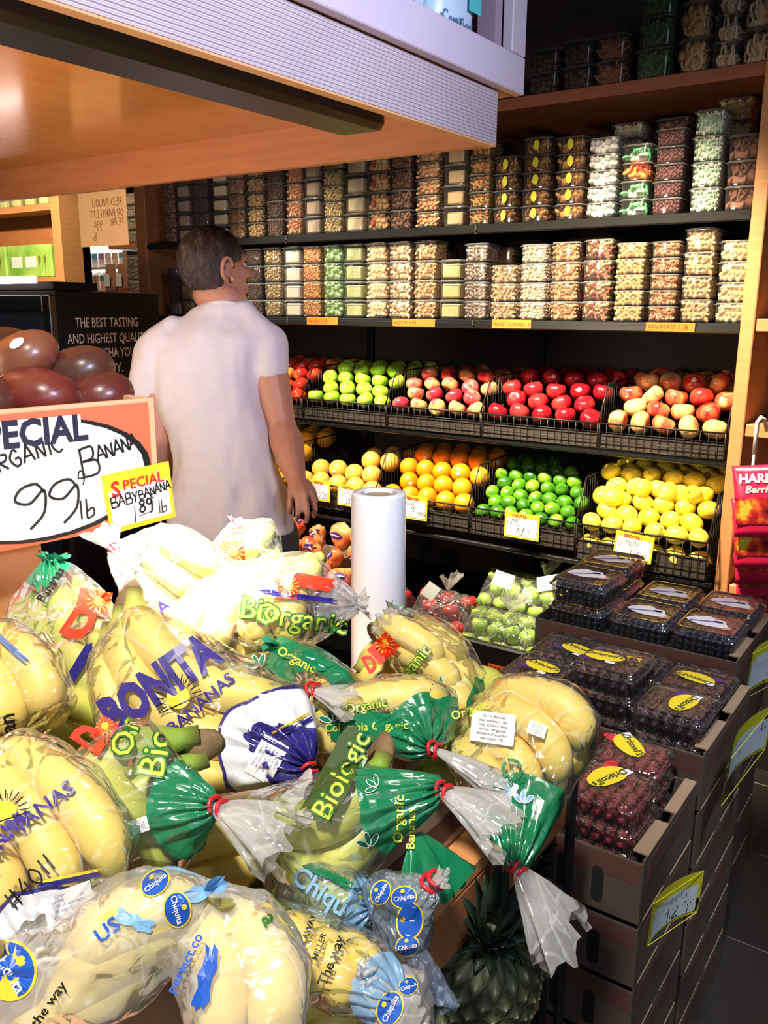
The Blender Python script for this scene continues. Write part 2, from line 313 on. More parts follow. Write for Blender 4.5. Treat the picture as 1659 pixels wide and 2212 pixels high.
def hand(mb, s, fmap, u, v, h, w=.003, ang=0.0, sp=.78, mi=None, mirror=False, off=.0012):
    x = 0; ca, sa = math.cos(ang), math.sin(ang)
    for ch in s:
        if ch in PEN:
            for st in PEN[ch]:
                P = [((x + a) * h + ru(-.02, .02) * h, b * h + ru(-.03, .03) * h) for a, b in st]
                if mirror: P = [(-p[0], p[1]) for p in P]
                stroke(mb, [(u + p[0] * ca - p[1] * sa, v + p[0] * sa + p[1] * ca) for p in P], fmap, w, off, mi, 4 if len(st) > 2 else 2)
            x += (max(a for st in PEN[ch] for a, b in st) + .16) * sp / .78
        else: x += .4
def plane_map(o, ux, vx):
    o = Vector(o); ux = Vector(ux).normalized(); vx = Vector(vx).normalized(); n = ux.cross(vx).normalized()
    return lambda u, v, off=0: o + ux * u + vx * v + n * off
# ------------------------------------------------------------------ the setting
WOOD = mat('birch_ply', (0.62, 0.30, 0.12), 0.45, var=0.10, vs=6, stretch=(1, 1, 14), bump=0.05, bs=40)
WOODH = mat('birch_ply_lengthwise', (0.60, 0.27, 0.115), 0.42, var=0.12, vs=5, stretch=(1, 12, 12), bump=0.05, bs=30)
WOODR = mat('reddish_ply', (0.50, 0.19, 0.075), 0.45, var=0.12, vs=5, stretch=(1, 12, 12))
EDGE = mat('ply_edge', (0.72, 0.42, 0.2), 0.5)
BLACK = mat('black_metal', (0.012, 0.012, 0.012), 0.32, spec=0.5)
BLK2 = mat('black_board', (0.02, 0.018, 0.016), 0.6)
WIRE = mat('black_wire', (0.022, 0.019, 0.017), 0.38, metal=0.2)
DGREY = mat('dark_panel', (0.045, 0.036, 0.03), 0.7, var=0.2, vs=20)
PEGB = mat('pegboard_brown', (0.05, 0.036, 0.028), 0.75, var=0.2, vs=9)
KRAFT = mat('kraft_card', (0.36, 0.24, 0.15), 0.8, var=0.08, vs=20)
WHITE = mat('white_print', (0.86, 0.86, 0.88), 0.55)
INK = mat('black_ink', (0.006, 0.006, 0.008), 0.5)
ORNG = mat('orange_tag', (0.95, 0.20, 0.02), 0.55)
YEL = mat('yellow_card', (0.88, 0.70, 0.03), 0.5)
RED = mat('red_print', (0.75, 0.03, 0.03), 0.5)
tile = mat('dark_tile', (0.035, 0.032, 0.03), 0.4, var=0.3, vs=3)
m = MB(); m.box(-8.2, 1.9, -2.2, 5.7, -.1, 0); fl = struct('floor', m, tile)
ft = MB(); ft.box(0, .398, 0, .398, 0, .004, .002); fme = ft.mesh('floor_tile', tile)
for i in range(16):
    for j in range(14): obj('floor_tile', fme, fl, loc=(-4.5 + .4 * i, -1.2 + .4 * j, 0))
dark_wall = mat('dark_wall', (0.055, 0.042, 0.035), 0.8, var=0.2, vs=3)
m = MB(); m.box(-8.2, 1.9, 5.6, 5.7, 0, 3.2); struct('wall_back', m, dark_wall)
m = MB(); m.box(-8.3, -8.2, -2.2, 5.7, 0, 3.2); struct('wall_left', m, dark_wall)
m = MB(); m.box(1.9, 2.0, 0.6, 5.7, 0, 3.2); struct('wall_right', m, dark_wall)
m = MB(); m.box(-8.2, 1.9, -2.2, 5.7, 3.12, 3.2); ce = struct('ceiling', m, BLK2)
for i in range(18):                                   # dark slatted ceiling
    q = MB(); q.box(-5.0 + .35 * i, -4.96 + .35 * i, 1.2, 5.5, 3.06, 3.12, .004); q.build('ceiling_slat', mat('slat', (.06, .05, .045), .4), ce)
# ---- produce shelving unit against the wall
XL, XR, YF, YB = -3.40, -0.665, 2.87, 3.50
unit = thing('shelving_unit', 'tall produce and nut shelving unit with orange wood posts and black metal shelves', 'shelving', ((XL + XR) / 2, YF, 0))
o3 = ((XL + XR) / 2, YF, 0)
def upart(n, f, mm, **k):
    q = MB(o3); f(q); return q.build(n, mm, unit, **k)
upart('post', lambda q: q.box(XR, XR + .042, YF - .01, YB, 0, 3.0, .003), WOOD)
upart('post', lambda q: q.box(XL - .075, XL, YF - .01, YB, 0, 3.0, .003), WOODR)
upart('back_panel', lambda q: q.box(XL, XR, YB - .02, YB, .1, 3.0), PEGB)
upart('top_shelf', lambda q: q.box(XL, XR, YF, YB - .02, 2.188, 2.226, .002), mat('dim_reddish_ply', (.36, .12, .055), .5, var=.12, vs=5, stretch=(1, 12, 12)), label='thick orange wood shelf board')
upart('base_deck', lambda q: (q.box(XL, XR, 2.50, YB - .02, .05, .30, .004), q.box(XL, XR, 2.47, 2.50, .22, .40, .006), q.box(XL, XR, 2.46, 2.475, .12, .13)), BLACK)
for z in (1.816, 1.48):
    upart('metal_shelf', lambda q: (q.box(XL, XR, YF, YB - .02, z - .012, z), q.box(XL, XR, YF - .006, YF + .006, z - .032, z, .003), q.box(XL, XR, YF - .012, YF - .004, z - .030, z - .010, .002)), BLACK, label='black metal shelf with lipped front')
for x in (-2.515, -1.606):
    upart('upright', lambda q: [q.box(x - .015, x + .015, YB - .05, YB - .02, .3, 2.188, .002)] + [q.box(x - .005, x + .005, YB - .056, YB - .049, z, z + .02) for z in np.arange(.5, 2.1, .05)], BLACK)
    for z in (1.816, 1.48):
        upart('shelf_joint', lambda q: (q.box(x - .003, x + .003, YF - .014, YF, z - .032, z - .002), q.tube([(x, YF - .018, z - .02), (x, YF - .012, z - .02)], .004, 8)), DGREY)
# lower shelf edge under the wire baskets
upart('basket_rail', lambda q: (q.box(XL, XR, YF + .02, YF + .04, 1.02, 1.045, .003), q.box(XL, XR, 2.80, 2.82, .635, .652, .003)), BLACK)
# ---- orange shelf tags
for i, (x0, x1, txt) in enumerate([(-2.405, -2.24, 'CASHEW / LB'), (-1.965, -1.77, 'NUTS MIX 4.99'), (-1.525, -1.37, 'ROAST ALMOND LB'), (-.957, -.80, 'RAW ROAST / LB')]):
    t = thing('shelf_tag', ['orange price tag below the white and green tubs, leftmost of the shelf tags', 'orange price tag below the cashew and peanut tubs', 'orange price tag under the almond tubs at mid shelf', 'orange price tag under the peanut tubs, nearest the right post'][i], 'price tag', (x0, YF - .014, 1.452))
    q = MB(); q.box(0, x1 - x0, -.002, 0, 0, .03 - .002 * (i % 2)); q.build('card', ORNG, t)
    q = MB(); hand(q, txt, plane_map((0, -.0022, 0), (1, 0, 0), (0, 0, 1)), .008, .008, .012, .0012, sp=.9); q.build('writing', mat('brown_ink', (.25, .04, .01), .6), t)
# ---- wire baskets
def basket(x0, x1, y0, z, depth, fh, label, rise, right_div=True, left_div=False, zt=None):
    t = thing('wire_basket', label, 'basket', (x0, y0, z), group='wire produce baskets'); w = x1 - x0 - .006; r = .0016; q = MB()
    bar = lambda a, b, rr=r: q.tube([a, b], rr, 5)
    n = int(w / .026)
    for i in range(n + 1): x = w * i / n; bar((x, 0, 0), (x, .006, -fh)); bar((x, .006, -fh), (x, depth, -fh + .02))
    for zz in (-fh * .36, -fh * .7, -fh): bar((0, .002, zz), (w, .002, zz))
    q.build('front_grid', WIRE, t)
    q = MB(); q.tube([(0, 0, 0), (w, 0, 0)], .0035, 6); q.build('rim', WIRE, t)
    def side(x, nm):
        q = MB(); pts = [(0, -.0), (.08, rise), (depth * .8, rise + .012)]
        q.tube([(x, a, b) for a, b in pts], .003, 6); q.tube([(x, 0, 0), (x, .006, -fh)], .003, 6)
        for k in range(int(depth * .8 / .022)):
            y = .01 + k * .022; top = rise * min(1, y / .08); q.tube([(x, y, -fh), (x, y, top)], .0014, 4)
        q.tube([(x, .04, rise * .5), (x, depth * .8, rise * .5)], .0014, 4); q.build(nm, WIRE, t)
    if right_div: side(w, 'side_grid')
    if left_div: side(0, 'side_grid')
    q = MB(); q.box(.002, w - .002, .014, depth, -fh - .004, -fh - .001); q.box(.004, w - .004, .012, .016, -fh, -fh * .45); q.build('liner', DGREY, t)
    return t
UZ, LZ, UY, LY = 1.135, .79, YF, 2.78
UB = [(-3.36, -2.452, 'red_yellow'), (-2.452, -2.005, 'green'), (-2.005, -1.565, 'pink'), (-1.565, -1.10, 'dark'), (-1.10, -.672, 'bicolour')]
LB = [(-3.30, -2.46, 'big orange'), (-2.46, -1.99, 'pale orange'), (-1.99, -1.555, 'orange'), (-1.555, -1.125, 'lime'), (-1.125, -.672, 'lemon')]
ul = ['black wire basket of red-yellow apples, behind the shopper', 'black wire basket of bright green apples', 'black wire basket of pink and yellow apples', 'black wire basket of dark red apples', 'black wire basket of red-gold apples by the right post']
ll = ['black wire basket of oranges beside the shopper arm', 'black wire basket of pale oranges', 'black wire basket of deep orange fruit', 'black wire basket of green limes', 'black wire basket of yellow lemons by the right post']
for i, (a, b, _) in enumerate(UB): basket(a, b, UY, UZ, .52, .085, ul[i], .13, True, i == 0)
for i, (a, b, _) in enumerate(LB): basket(a, b, LY, LZ, .56, .10 if i < 4 else .125, ll[i], .15, True, i == 0)
# ---- shelving right of the post, with hanging sweet bags
r2 = thing('side_shelf_unit', 'orange wood shelf unit at the right edge behind the hanging sweet bags', 'shelving', (-.3, 2.9, 0))
for z, n in ((1.475, 'shelf_board'), (1.15, 'shelf_board'), (.62, 'shelf_board')):
    q = MB((-.3, 2.9, 0)); q.box(-.622, .6, 2.87, 3.4, z - .02, z + .02, .003); q.build(n, WOODH, r2)
q = MB((-.3, 2.9, 0)); q.box(-.622, .6, 3.4, 3.42, 0, 2.9); q.build('back_panel', mat('grey_brown_panel', (.16, .13, .1), .6, var=.15), r2)
q = MB((-.3, 2.9, 0)); q.box(-.40, -.38, 3.0, 3.4, 1.17, 1.455); q.box(-.6, .6, 2.9, 3.4, 0, .6); q.build('dark_case', BLK2, r2)
q = MB((-.3, 2.9, 0)); q.box(.6, .64, 2.87, 3.42, 0, 2.9, .003); q.build('post', WOOD, r2)
# ---- overhead canopy of the island display
CX1, CY1, CZ = -.861, 1.604, 1.83
cn = thing('display_canopy', 'overhead wooden canopy with pale ribbed fascia and orange underside', 'canopy', (-1.9, .7, CZ))
cpart = lambda n, f, mm, **k: (lambda q: (f(q), q.build(n, mm, cn, **k)))(MB((-1.9, .7, CZ)))
PALE = mat('pale_ribbed_board', (0.66, 0.58, 0.58), 0.5, var=0.05, bump=0.9, bs=52, wave='Z')
cpart('side_fascia', lambda q: q.box(CX1 - .02, CX1, -.5, CY1, CZ + .002, 1.929, .001), PALE, label='pale ribbed fascia board')
cpart('fascia_edge', lambda q: q.box(CX1 - .021, CX1 - .001, -.5, CY1, CZ - .001, CZ + .002), EDGE)
cpart('far_fascia', lambda q: q.box(-3.2, CX1 - .021, CY1 - .02, CY1, CZ, 1.929, .001), WOODR, label='reddish brown fascia board')
cpart('underside_panel', lambda q: q.box(-3.2, CX1 - .021, -.5, CY1 - .021, 1.915, 1.929), mat('orange_gloss_ply', (.62, .24, .05), .22, var=.08, vs=4, stretch=(8, 1, 1), coat=.4), label='glossy orange plywood underside')
lt = thing('light_housing', 'long black tube light housing under the wooden canopy', 'light fixture', (-1.01, .5, 1.87))
q = MB((-1.01, .5, 1.87))
pr = [(-1.065, 1.872), (-1.065, 1.842), (-1.055, 1.832), (-.972, 1.832), (-.962, 1.842), (-.962, 1.872)]
q.rings([[(x, y, 1.852 + (z - 1.852) * s) if False else (-1.0135 + (x + 1.0135) * s, y, 1.852 + (z - 1.852) * s) for x, z in pr] for y, s in ((-.3, 1), (1.355, 1), (1.37, .93), (1.378, .8))], True, True, False); q.build('body', mat('housing_black', (.025, .024, .022), .45), lt)
q = MB((-1.01, .5, 1.87)); [q.box(-1.03, -1.0, y, y + .02, 1.873, 1.914) for y in (.3, 1.2)]; q.build('bracket', BLACK, lt)
# upper shelf box on the canopy with pouches
ub = thing('upper_shelf_box', 'pale lilac framed shelf box standing on top of the canopy', 'shelf', (-1.2, .9, 1.93))
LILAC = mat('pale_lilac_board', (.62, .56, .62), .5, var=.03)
up = lambda n, f, mm, **k: (lambda q: (f(q), q.build(n, mm, ub, **k)))(MB((-1.2, .9, 1.93)))
up('bottom_rail', lambda q: q.box(-.86, -.838, -.4, 1.669, 1.931, 1.998, .002), LILAC)
up('end_post', lambda q: q.box(-.86, -.838, 1.612, 1.669, 1.999, 2.75, .002), LILAC)
up('end_panel', lambda q: q.box(-2.6, -.861, 1.645, 1.665, 1.952, 2.75), mat('dark_end', (.1, .07, .08), .5))
up('bottom_board', lambda q: q.box(-2.6, -.861, -.4, 1.665, 1.931, 1.95), WOODR)
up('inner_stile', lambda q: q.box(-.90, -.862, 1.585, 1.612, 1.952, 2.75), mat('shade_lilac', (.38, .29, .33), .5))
PCH = mat('white_blue_pouch', (.62, .82, .90), .3, var=.05, bump=.2, bs=25)
for i, (y0, y1) in enumerate(((1.42, 1.565), (1.24, 1.40), (1.05, 1.21))):
    t = thing('food_pouch', ['white and teal food pouch at the far end of the upper shelf box', 'white food pouch printed RAW, second from the far end of the shelf box', 'white food pouch cut off by the top frame edge, third from the far end'][i], 'pouch', (-.92, (y0 + y1) / 2, 1.951), group='pouches in the upper shelf box')
    hw = (y1 - y0) / 2; R = []
    for k in range(9):
        z = .24 * k / 8; th = .035 * math.sin(math.pi * (k + 1.6) / 10) + .004
        R.append([(th * math.cos(a) * (1 + .06 * math.sin(5 * a + k)), hw * (1 - .05 * k / 8) * math.copysign(abs(math.sin(a)) ** .6, math.sin(a)), z) for a in [2 * math.pi * j / 20 for j in range(20)]])
    q = MB(); q.rings(R); q.build('body', PCH, t)
    fm = plane_map((.042, 0, 0), (0, 1, 0), (0, 0, 1))
    q = MB(); put_shape(q, rect(.02, .10, hw * .9, .135), fm); q.build('teal_panel', mat('teal_print', (.1, .62, .58), .5), t)
    q = MB(); put_text(q, ['Certified', 'RAW', 'FREE'][i], fm, -.02, .07, .03, bold=.02); put_text(q, 'Net wt. 8 oz', fm, -.02, .05, .012)
    for k in range(4): put_text(q, ['ingredients organic', 'cold pressed', 'keep dry and cool', 'product of usa'][k], fm, 0, .04 - k * .009, .007)
    q.build('print', mat('blue_ink', (.1, .2, .32), .5), t)
# ---- paper sign hanging from the canopy, seen from behind: the writing shows through mirrored
t = thing('paper_sign', 'cream paper price sign hanging from the canopy, its writing showing through mirrored', 'sign', (-2.09, CY1 + .004, 1.83))
q = MB(); q.box(-.105, .105, 0, .001, -.145, .0); q.build('sheet', mat('backlit_paper', (.78, .52, .26), .7, var=.04), t)
q = MB(); fm = plane_map((0, -.0003, 0), (1, 0, 0), (0, 0, 1)); ik = mat('show_through_ink', (.42, .22, .1), .7)
for s, u, v, h in (('RED ANJOU', .085, -.04, .020), ('OR BARTLETT', .09, -.068, .018), ('PEAR', .088, -.092, .018), ('99c', .0, -.10, .022), ('lb', -.03, -.13, .02)): hand(q, s, fm, u, v, h, .0016, mirror=True, sp=.8)
q.build('writing', ik, t)
# ------------------------------------------------------------------ loose fruit in the wire baskets
def apple_mesh(nm, r, m, squash=.92, waist=0.0):
    prof = []; n = 12
    for i in range(n + 1):
        a = math.pi * i / n; x = math.sin(a); z = -math.cos(a)
        if z > .55: z = z - 1.1 * (z - .55) ** 1.6 * 1.1
        if z < -.75: z = z + 1.0 * (-.75 - z)
        x = x * (1 - .10 * (z < 0) * abs(z)) + .0
        prof.append((max(x * r, .0006), z * r * squash))
    q = MB(); R = []
    for rr, z in prof: R.append([(rr * math.cos(t) * (1 + .03 * math.cos(5 * t)), rr * math.sin(t) * (1 + .03 * math.cos(5 * t)), z) for t in [2 * math.pi * k / 20 for k in range(20)]])
    q.rings(R); q.m = 0
    return q.mesh(nm, m)
def stem_mesh(z): q = MB(); q.tube([(0, 0, z), (.001, .001, z + .009), (.004, .002, z + .016)], [.0012, .0011, .0016], 5); return q.mesh('stem', mat('stem_brown', (.12, .06, .02), .7))
stk = MB(); stk.lathe([(.0001, .0009), (.008, .0006), (.0085, 0)], 12, cap=False); STK = stk.mesh('sticker', mat('sticker_white', (.85, .84, .88), .4))
def fruit_proto(kind, cols, r, vs=22, rough=.25, bump=0.0, squash=.92, rand=.3, st=(1, 1, .35), coat=.3):
    return dict(kind=kind, me=None, r=r, m=mat('skin_' + kind, cols[0], rough, cols=cols, vs=vs, bump=bump, bs=180, rand=rand, stretch=st, coat=coat, sub=.06))
A = {}
def mk(kind, cols, r, shape='apple', **k):
    p = fruit_proto(kind, cols, r, **k)
    if shape == 'apple': p['me'] = apple_mesh('apple_skin', r, p['m'], k.get('squash', .92)); p['stem'] = stem_mesh(r * .45)
    elif shape == 'round':
        q = MB(); q.lathe([(max(.0004, r * math.sin(math.pi * i / 12)), -r * .97 * math.cos(math.pi * i / 12)) for i in range(13)], 20); p['me'] = q.mesh('skin', p['m'])
        q = MB(); q.lathe([(.0001, r * .975), (.0025, r * .975), (.003, r * .955)], 8, cap=False); p['stem'] = q.mesh('stem_scar', mat('stem_scar', (.25, .3, .06), .7))
    else:                                                            # lemon / lime with a nipple at each end
        q = MB(); L = r * (1.22 if shape == 'lemon' else 1.1); P = []
        for i in range(15):
            a = math.pi * i / 14; x = math.sin(a) ** .9 * r; z = -math.cos(a) * L
            if i in (0, 14): x, z = .0012, z * 1.10
            if i in (1, 13): x, z = x * .62, z * 1.03
            P.append((x, z))
        q.lathe(P, 18); p['me'] = q.mesh('skin', p['m']); q = MB(); q.lathe([(.0026, L * 1.07), (.003, L * 1.10), (.0012, L * 1.13)], 6); p['stem'] = q.mesh('stem_scar', mat('stem_scar', (.25, .3, .06), .7))
    A[kind] = p; return p
mk('red_yellow', [(.55, .02, .015, .3), (.72, .05, .02, .5), (.80, .45, .08, .68)], .037)
mk('green', [(.36, .62, .03, .3), (.50, .78, .06, .55), (.62, .85, .14, .75)], .036, rand=.1)
mk('pink', [(.62, .03, .06, .3), (.75, .14, .12, .5), (.86, .62, .20, .66)], .0355)
mk('dark', [(.26, .004, .012, .3), (.42, .012, .022, .55), (.60, .05, .04, .8)], .038, squash=.98)
mk('bicolour', [(.62, .03, .025, .32), (.82, .20, .08, .5), (.92, .66, .26, .64)], .040, rand=.35)
mk('big orange', [(.95, .38, .01, .3), (1, .48, .02, .7)], .042, 'round', bump=.35, rand=.1, rough=.4, st=(1, 1, 1), coat=.1)
mk('pale orange', [(.95, .48, .06, .3), (1, .60, .12, .7)], .042, 'round', bump=.35, rand=.1, rough=.4, st=(1, 1, 1), coat=.1)
mk('orange', [(.95, .30, .004, .3), (1, .42, .01, .7)], .0405, 'round', bump=.35, rand=.1, rough=.38, st=(1, 1, 1), coat=.1)
mk('lime', [(.02, .13, .006, .3), (.08, .28, .012, .55), (.30, .50, .04, .8)], .0265, 'lime', bump=.3, rand=.3, st=(1, 1, 1))
mk('lemon', [(.88, .66, .03, .3), (.95, .78, .10, .6), (.98, .85, .25, .8)], .0315, 'lemon', bump=.3, rand=.15, st=(1, 1, 1), coat=.1)
TXT = {'red_yellow': 'red and yellow apple in the leftmost visible apple basket', 'green': 'bright green apple in the green apple basket', 'pink': 'pink-yellow blushed apple in the basket right of the green ones',
 'dark': 'glossy dark red apple in the dark apple basket', 'bicolour': 'red-gold apple in the apple basket beside the right post', 'big orange': 'orange in the far left citrus basket by the shopper arm',
 'pale orange': 'pale orange fruit in the basket behind the white roll', 'orange': 'deep orange fruit in the basket left of the limes', 'lime': 'green lime in the small lime basket', 'lemon': 'yellow lemon in the basket by the right post'}
def put_fruit(kind, c, i, sticker=False, label=None, group=None, upright=False):
    p = A[kind]; nm = {'green': 'apple', 'pink': 'apple', 'dark': 'apple', 'bicolour': 'apple', 'red_yellow': 'apple', 'bag_red': 'apple', 'bag_green': 'apple', 'lime': 'lime', 'lemon': 'lemon'}.get(kind, 'orange')
    e = (ru(-.5, .5), ru(-.5, .5), ru(0, 6.28)) if (kind in ('green', 'pink', 'dark', 'bicolour', 'red_yellow', 'bag_red', 'bag_green') and rnd() < .75) else (ru(0, 3.1), ru(0, 3.1), ru(0, 6.28))
    if kind in ('lemon', 'lime') : e = (ru(1.0, 2.1), ru(-.5, .5), ru(0, 6.28))
    t = thing(nm, label or TXT[kind], nm, c, group=group or (TXT[kind].split(' in the ')[1] + ' fruit'), rot=e)
    obj('skin', p['me'], t); obj('stem', p['stem'], t)
    if sticker:
        R = t.rotation_euler.to_matrix().inverted(); v = (EYE - Vector(c)).normalized() + Vector((ru(-.5, .5), ru(-.3, .3), ru(-.4, .4))); v = R @ v.normalized()
        rr = p['r'] * (1.0 if nm == 'orange' else .95)
        s = obj('sticker', STK, t, loc=v * rr * 1.0); s.rotation_mode = 'QUATERNION'; s.rotation_quaternion = v.to_track_quat('Z', 'Y')
    return t
FK = {'red_yellow': 'red and yellow apple', 'green': 'bright green apple', 'pink': 'pink and yellow apple', 'dark': 'glossy dark red apple', 'bicolour': 'red-gold apple', 'big orange': 'orange', 'pale orange': 'pale orange fruit', 'orange': 'deep orange fruit', 'lime': 'green lime', 'lemon': 'yellow lemon'}
FB = {'red_yellow': 'the leftmost apple basket', 'green': 'the green apple basket', 'pink': 'the pink apple basket', 'dark': 'the dark apple basket', 'bicolour': 'the basket by the post', 'big orange': 'the leftmost citrus basket', 'pale orange': 'the pale orange basket', 'orange': 'the basket left of the limes', 'lime': 'the lime basket', 'lemon': 'the lemon basket'}
def fill(kind, x0, x1, y0, z0, rows, slope, sy, top_flat=2, xs=None, extra=0, skip=None, tier=''):
    r = A[kind]['r']; n = int((x1 - x0 - .01) / (2.02 * r)); step = (x1 - x0 - .012 - 2 * r) / max(1, n - 1); k = 0
    for j in range(rows + top_flat):
        m_ = n - (j % 2)
        for i in range(m_):
            lab = f"{FK[kind]}, {NTH[i]} from left, {(['front'] + NTH[1:])[j]} row of {FB[kind]}" + tier
            x = x0 + .006 + r + step * (i + .5 * (j % 2)); jj = min(j, rows - 1)
            y = y0 + r + jj * sy * math.cos(slope) + (j - jj) * 2.02 * r; z = z0 + jj * sy * math.sin(slope)
            if skip and skip(x, j): continue
            put_fruit(kind, (x + ru(-.003, .003), y + ru(-.003, .003), z + ru(-.004, .004)), k, rnd() < (.22 if kind in ('orange', 'bicolour', 'dark', 'lemon') else .06), label=lab); k += 1
    for i in range(extra):
        j = random.choice([1, 2]); x = x0 + r + .02 + (x1 - x0 - 2 * r - .04) * (i + .5) / extra
        put_fruit(kind, (x, y0 + r + (j + .1) * sy * math.cos(slope), z0 + (j + .1) * sy * math.sin(slope) + 1.35 * r), k, label=f"{FK[kind]} lying loose on top of the heap, {NTH[i]} from left")
for a, b, kd in UB:
    r = A[kd]['r']; fill(kd, a, b - .006, UY + .006, UZ + r * .35 - .005, 4, math.radians(36), r * 1.78, 3)
for a, b, kd in LB:
    r = A[kd]['r']; big = kd in ('lime', 'lemon')
    if kd == 'lime': fill(kd, a, b - .006, LY + .02, LZ - .015, 6, math.radians(38), r * 1.8, 3, skip=lambda x, j: (j > 5 and x > -1.40) or (j > 3 and x > -1.2))
    elif kd == 'lemon':
        fill(kd, a, b - .006, LY + .006, LZ + .005, 5, math.radians(42), r * 1.8, 4, extra=4)
        fill(kd, a, b - .006, LY + .016, LZ - .072, 1, 0, r * 1.8, 0, tier=', underneath')
    elif kd == 'pale orange': fill(kd, a, b - .006, LY + .012, LZ - .004, 3, math.radians(40), r * 1.8, 2, skip=lambda x, j: j > 1 and x < -2.2)
    else:
        fill(kd, a, b - .006, LY + .012, LZ - .004, 4, math.radians(38), r * 1.8, 2, extra=0)
# ------------------------------------------------------------------ clear tubs of nuts, dried fruit and sweets
CLEAR = film('clear_tub', haze=.03, gloss=.035, rough=.07, edge=.55)
CLRIM = film('clear_rim', haze=.10, gloss=.10, rough=.1, edge=.7)
def content_mesh(kind, h, w=.098, d=.098):
    cols, shape, s = CON[kind]; q = MB(); hw, hd = w / 2 - s * .5, d / 2 - s * .5; ht = h * .86
    q.box(-hw, hw, -hd, hd, .006, ht - s * .6, .004)
    def piece(p, nrm):
        M = Matrix.Rotation(ru(0, 6.28), 3, 'Z') @ Matrix.Rotation(ru(0, 6.28), 3, 'X') @ Matrix.Rotation(ru(0, 6.28), 3, 'Y')
        if shape == 'nut': q.blob(p, (s * .85, s * .5, s * .42), M, 0)
        elif shape == 'ball': q.blob(p, s * .55, None, 1 if s > .012 else 0)
        elif shape == 'chip': q.blob(p, (s * .8, s * .75, s * .12), M, 0)
        elif shape == 'long': q.blob(p, (s * 1.2, s * .3, s * .28), M, 0)
        elif shape == 'ring':
            R = []
            for k in range(9):
                a = 2 * math.pi * k / 8; c = Vector((math.cos(a), math.sin(a), 0))
                R.append([M @ ((c * (s * .5 + s * .2 * math.cos(b)) + Vector((0, 0, s * .2 * math.sin(b))))) + Vector(p) for b in (0, 1.57, 3.14, 4.71)])
            q.rings(R, True, False)
    if shape != 'powder':
        st = s * (1.0 if shape != 'long' else .9); nx = int(w / st); nz = max(1, int(ht / st)); ny = int(d / st)
        for k in range(nz):
            z = .006 + st * (k + .5)
            for i in range(nx + 1):
                x = -hw + 2 * hw * i / nx + ru(-.4, .4) * s; piece((x, -hd + ru(-.15, .15) * s, min(z + ru(-.45, .45) * s, ht)), 0)
            for j in range(ny):
                piece((hw + ru(-.1, .1) * s, -hd + 2 * hd * (j + .5) / ny, min(z + ru(-.2, .2) * s, ht)), 0)
        for i in range(nx):
            for j in range(ny): piece((-hw + 2 * hw * (i + .5) / nx + ru(-.2, .2) * s, -hd + 2 * hd * (j + .5) / ny, ht - s * .4 + ru(-.2, .2) * s), 0)
    m = mat('fill_' + kind, cols[0], .55, island=cols) if shape != 'powder' else mat('fill_' + kind, cols[0], .8, cols=[(*cols[0], .3), (*cols[-1], .7)], vs=60, bump=.5, bs=90)
    return q.mesh('contents', m)
CR, TAN = (.80, .60, .36), (.55, .33, .15)
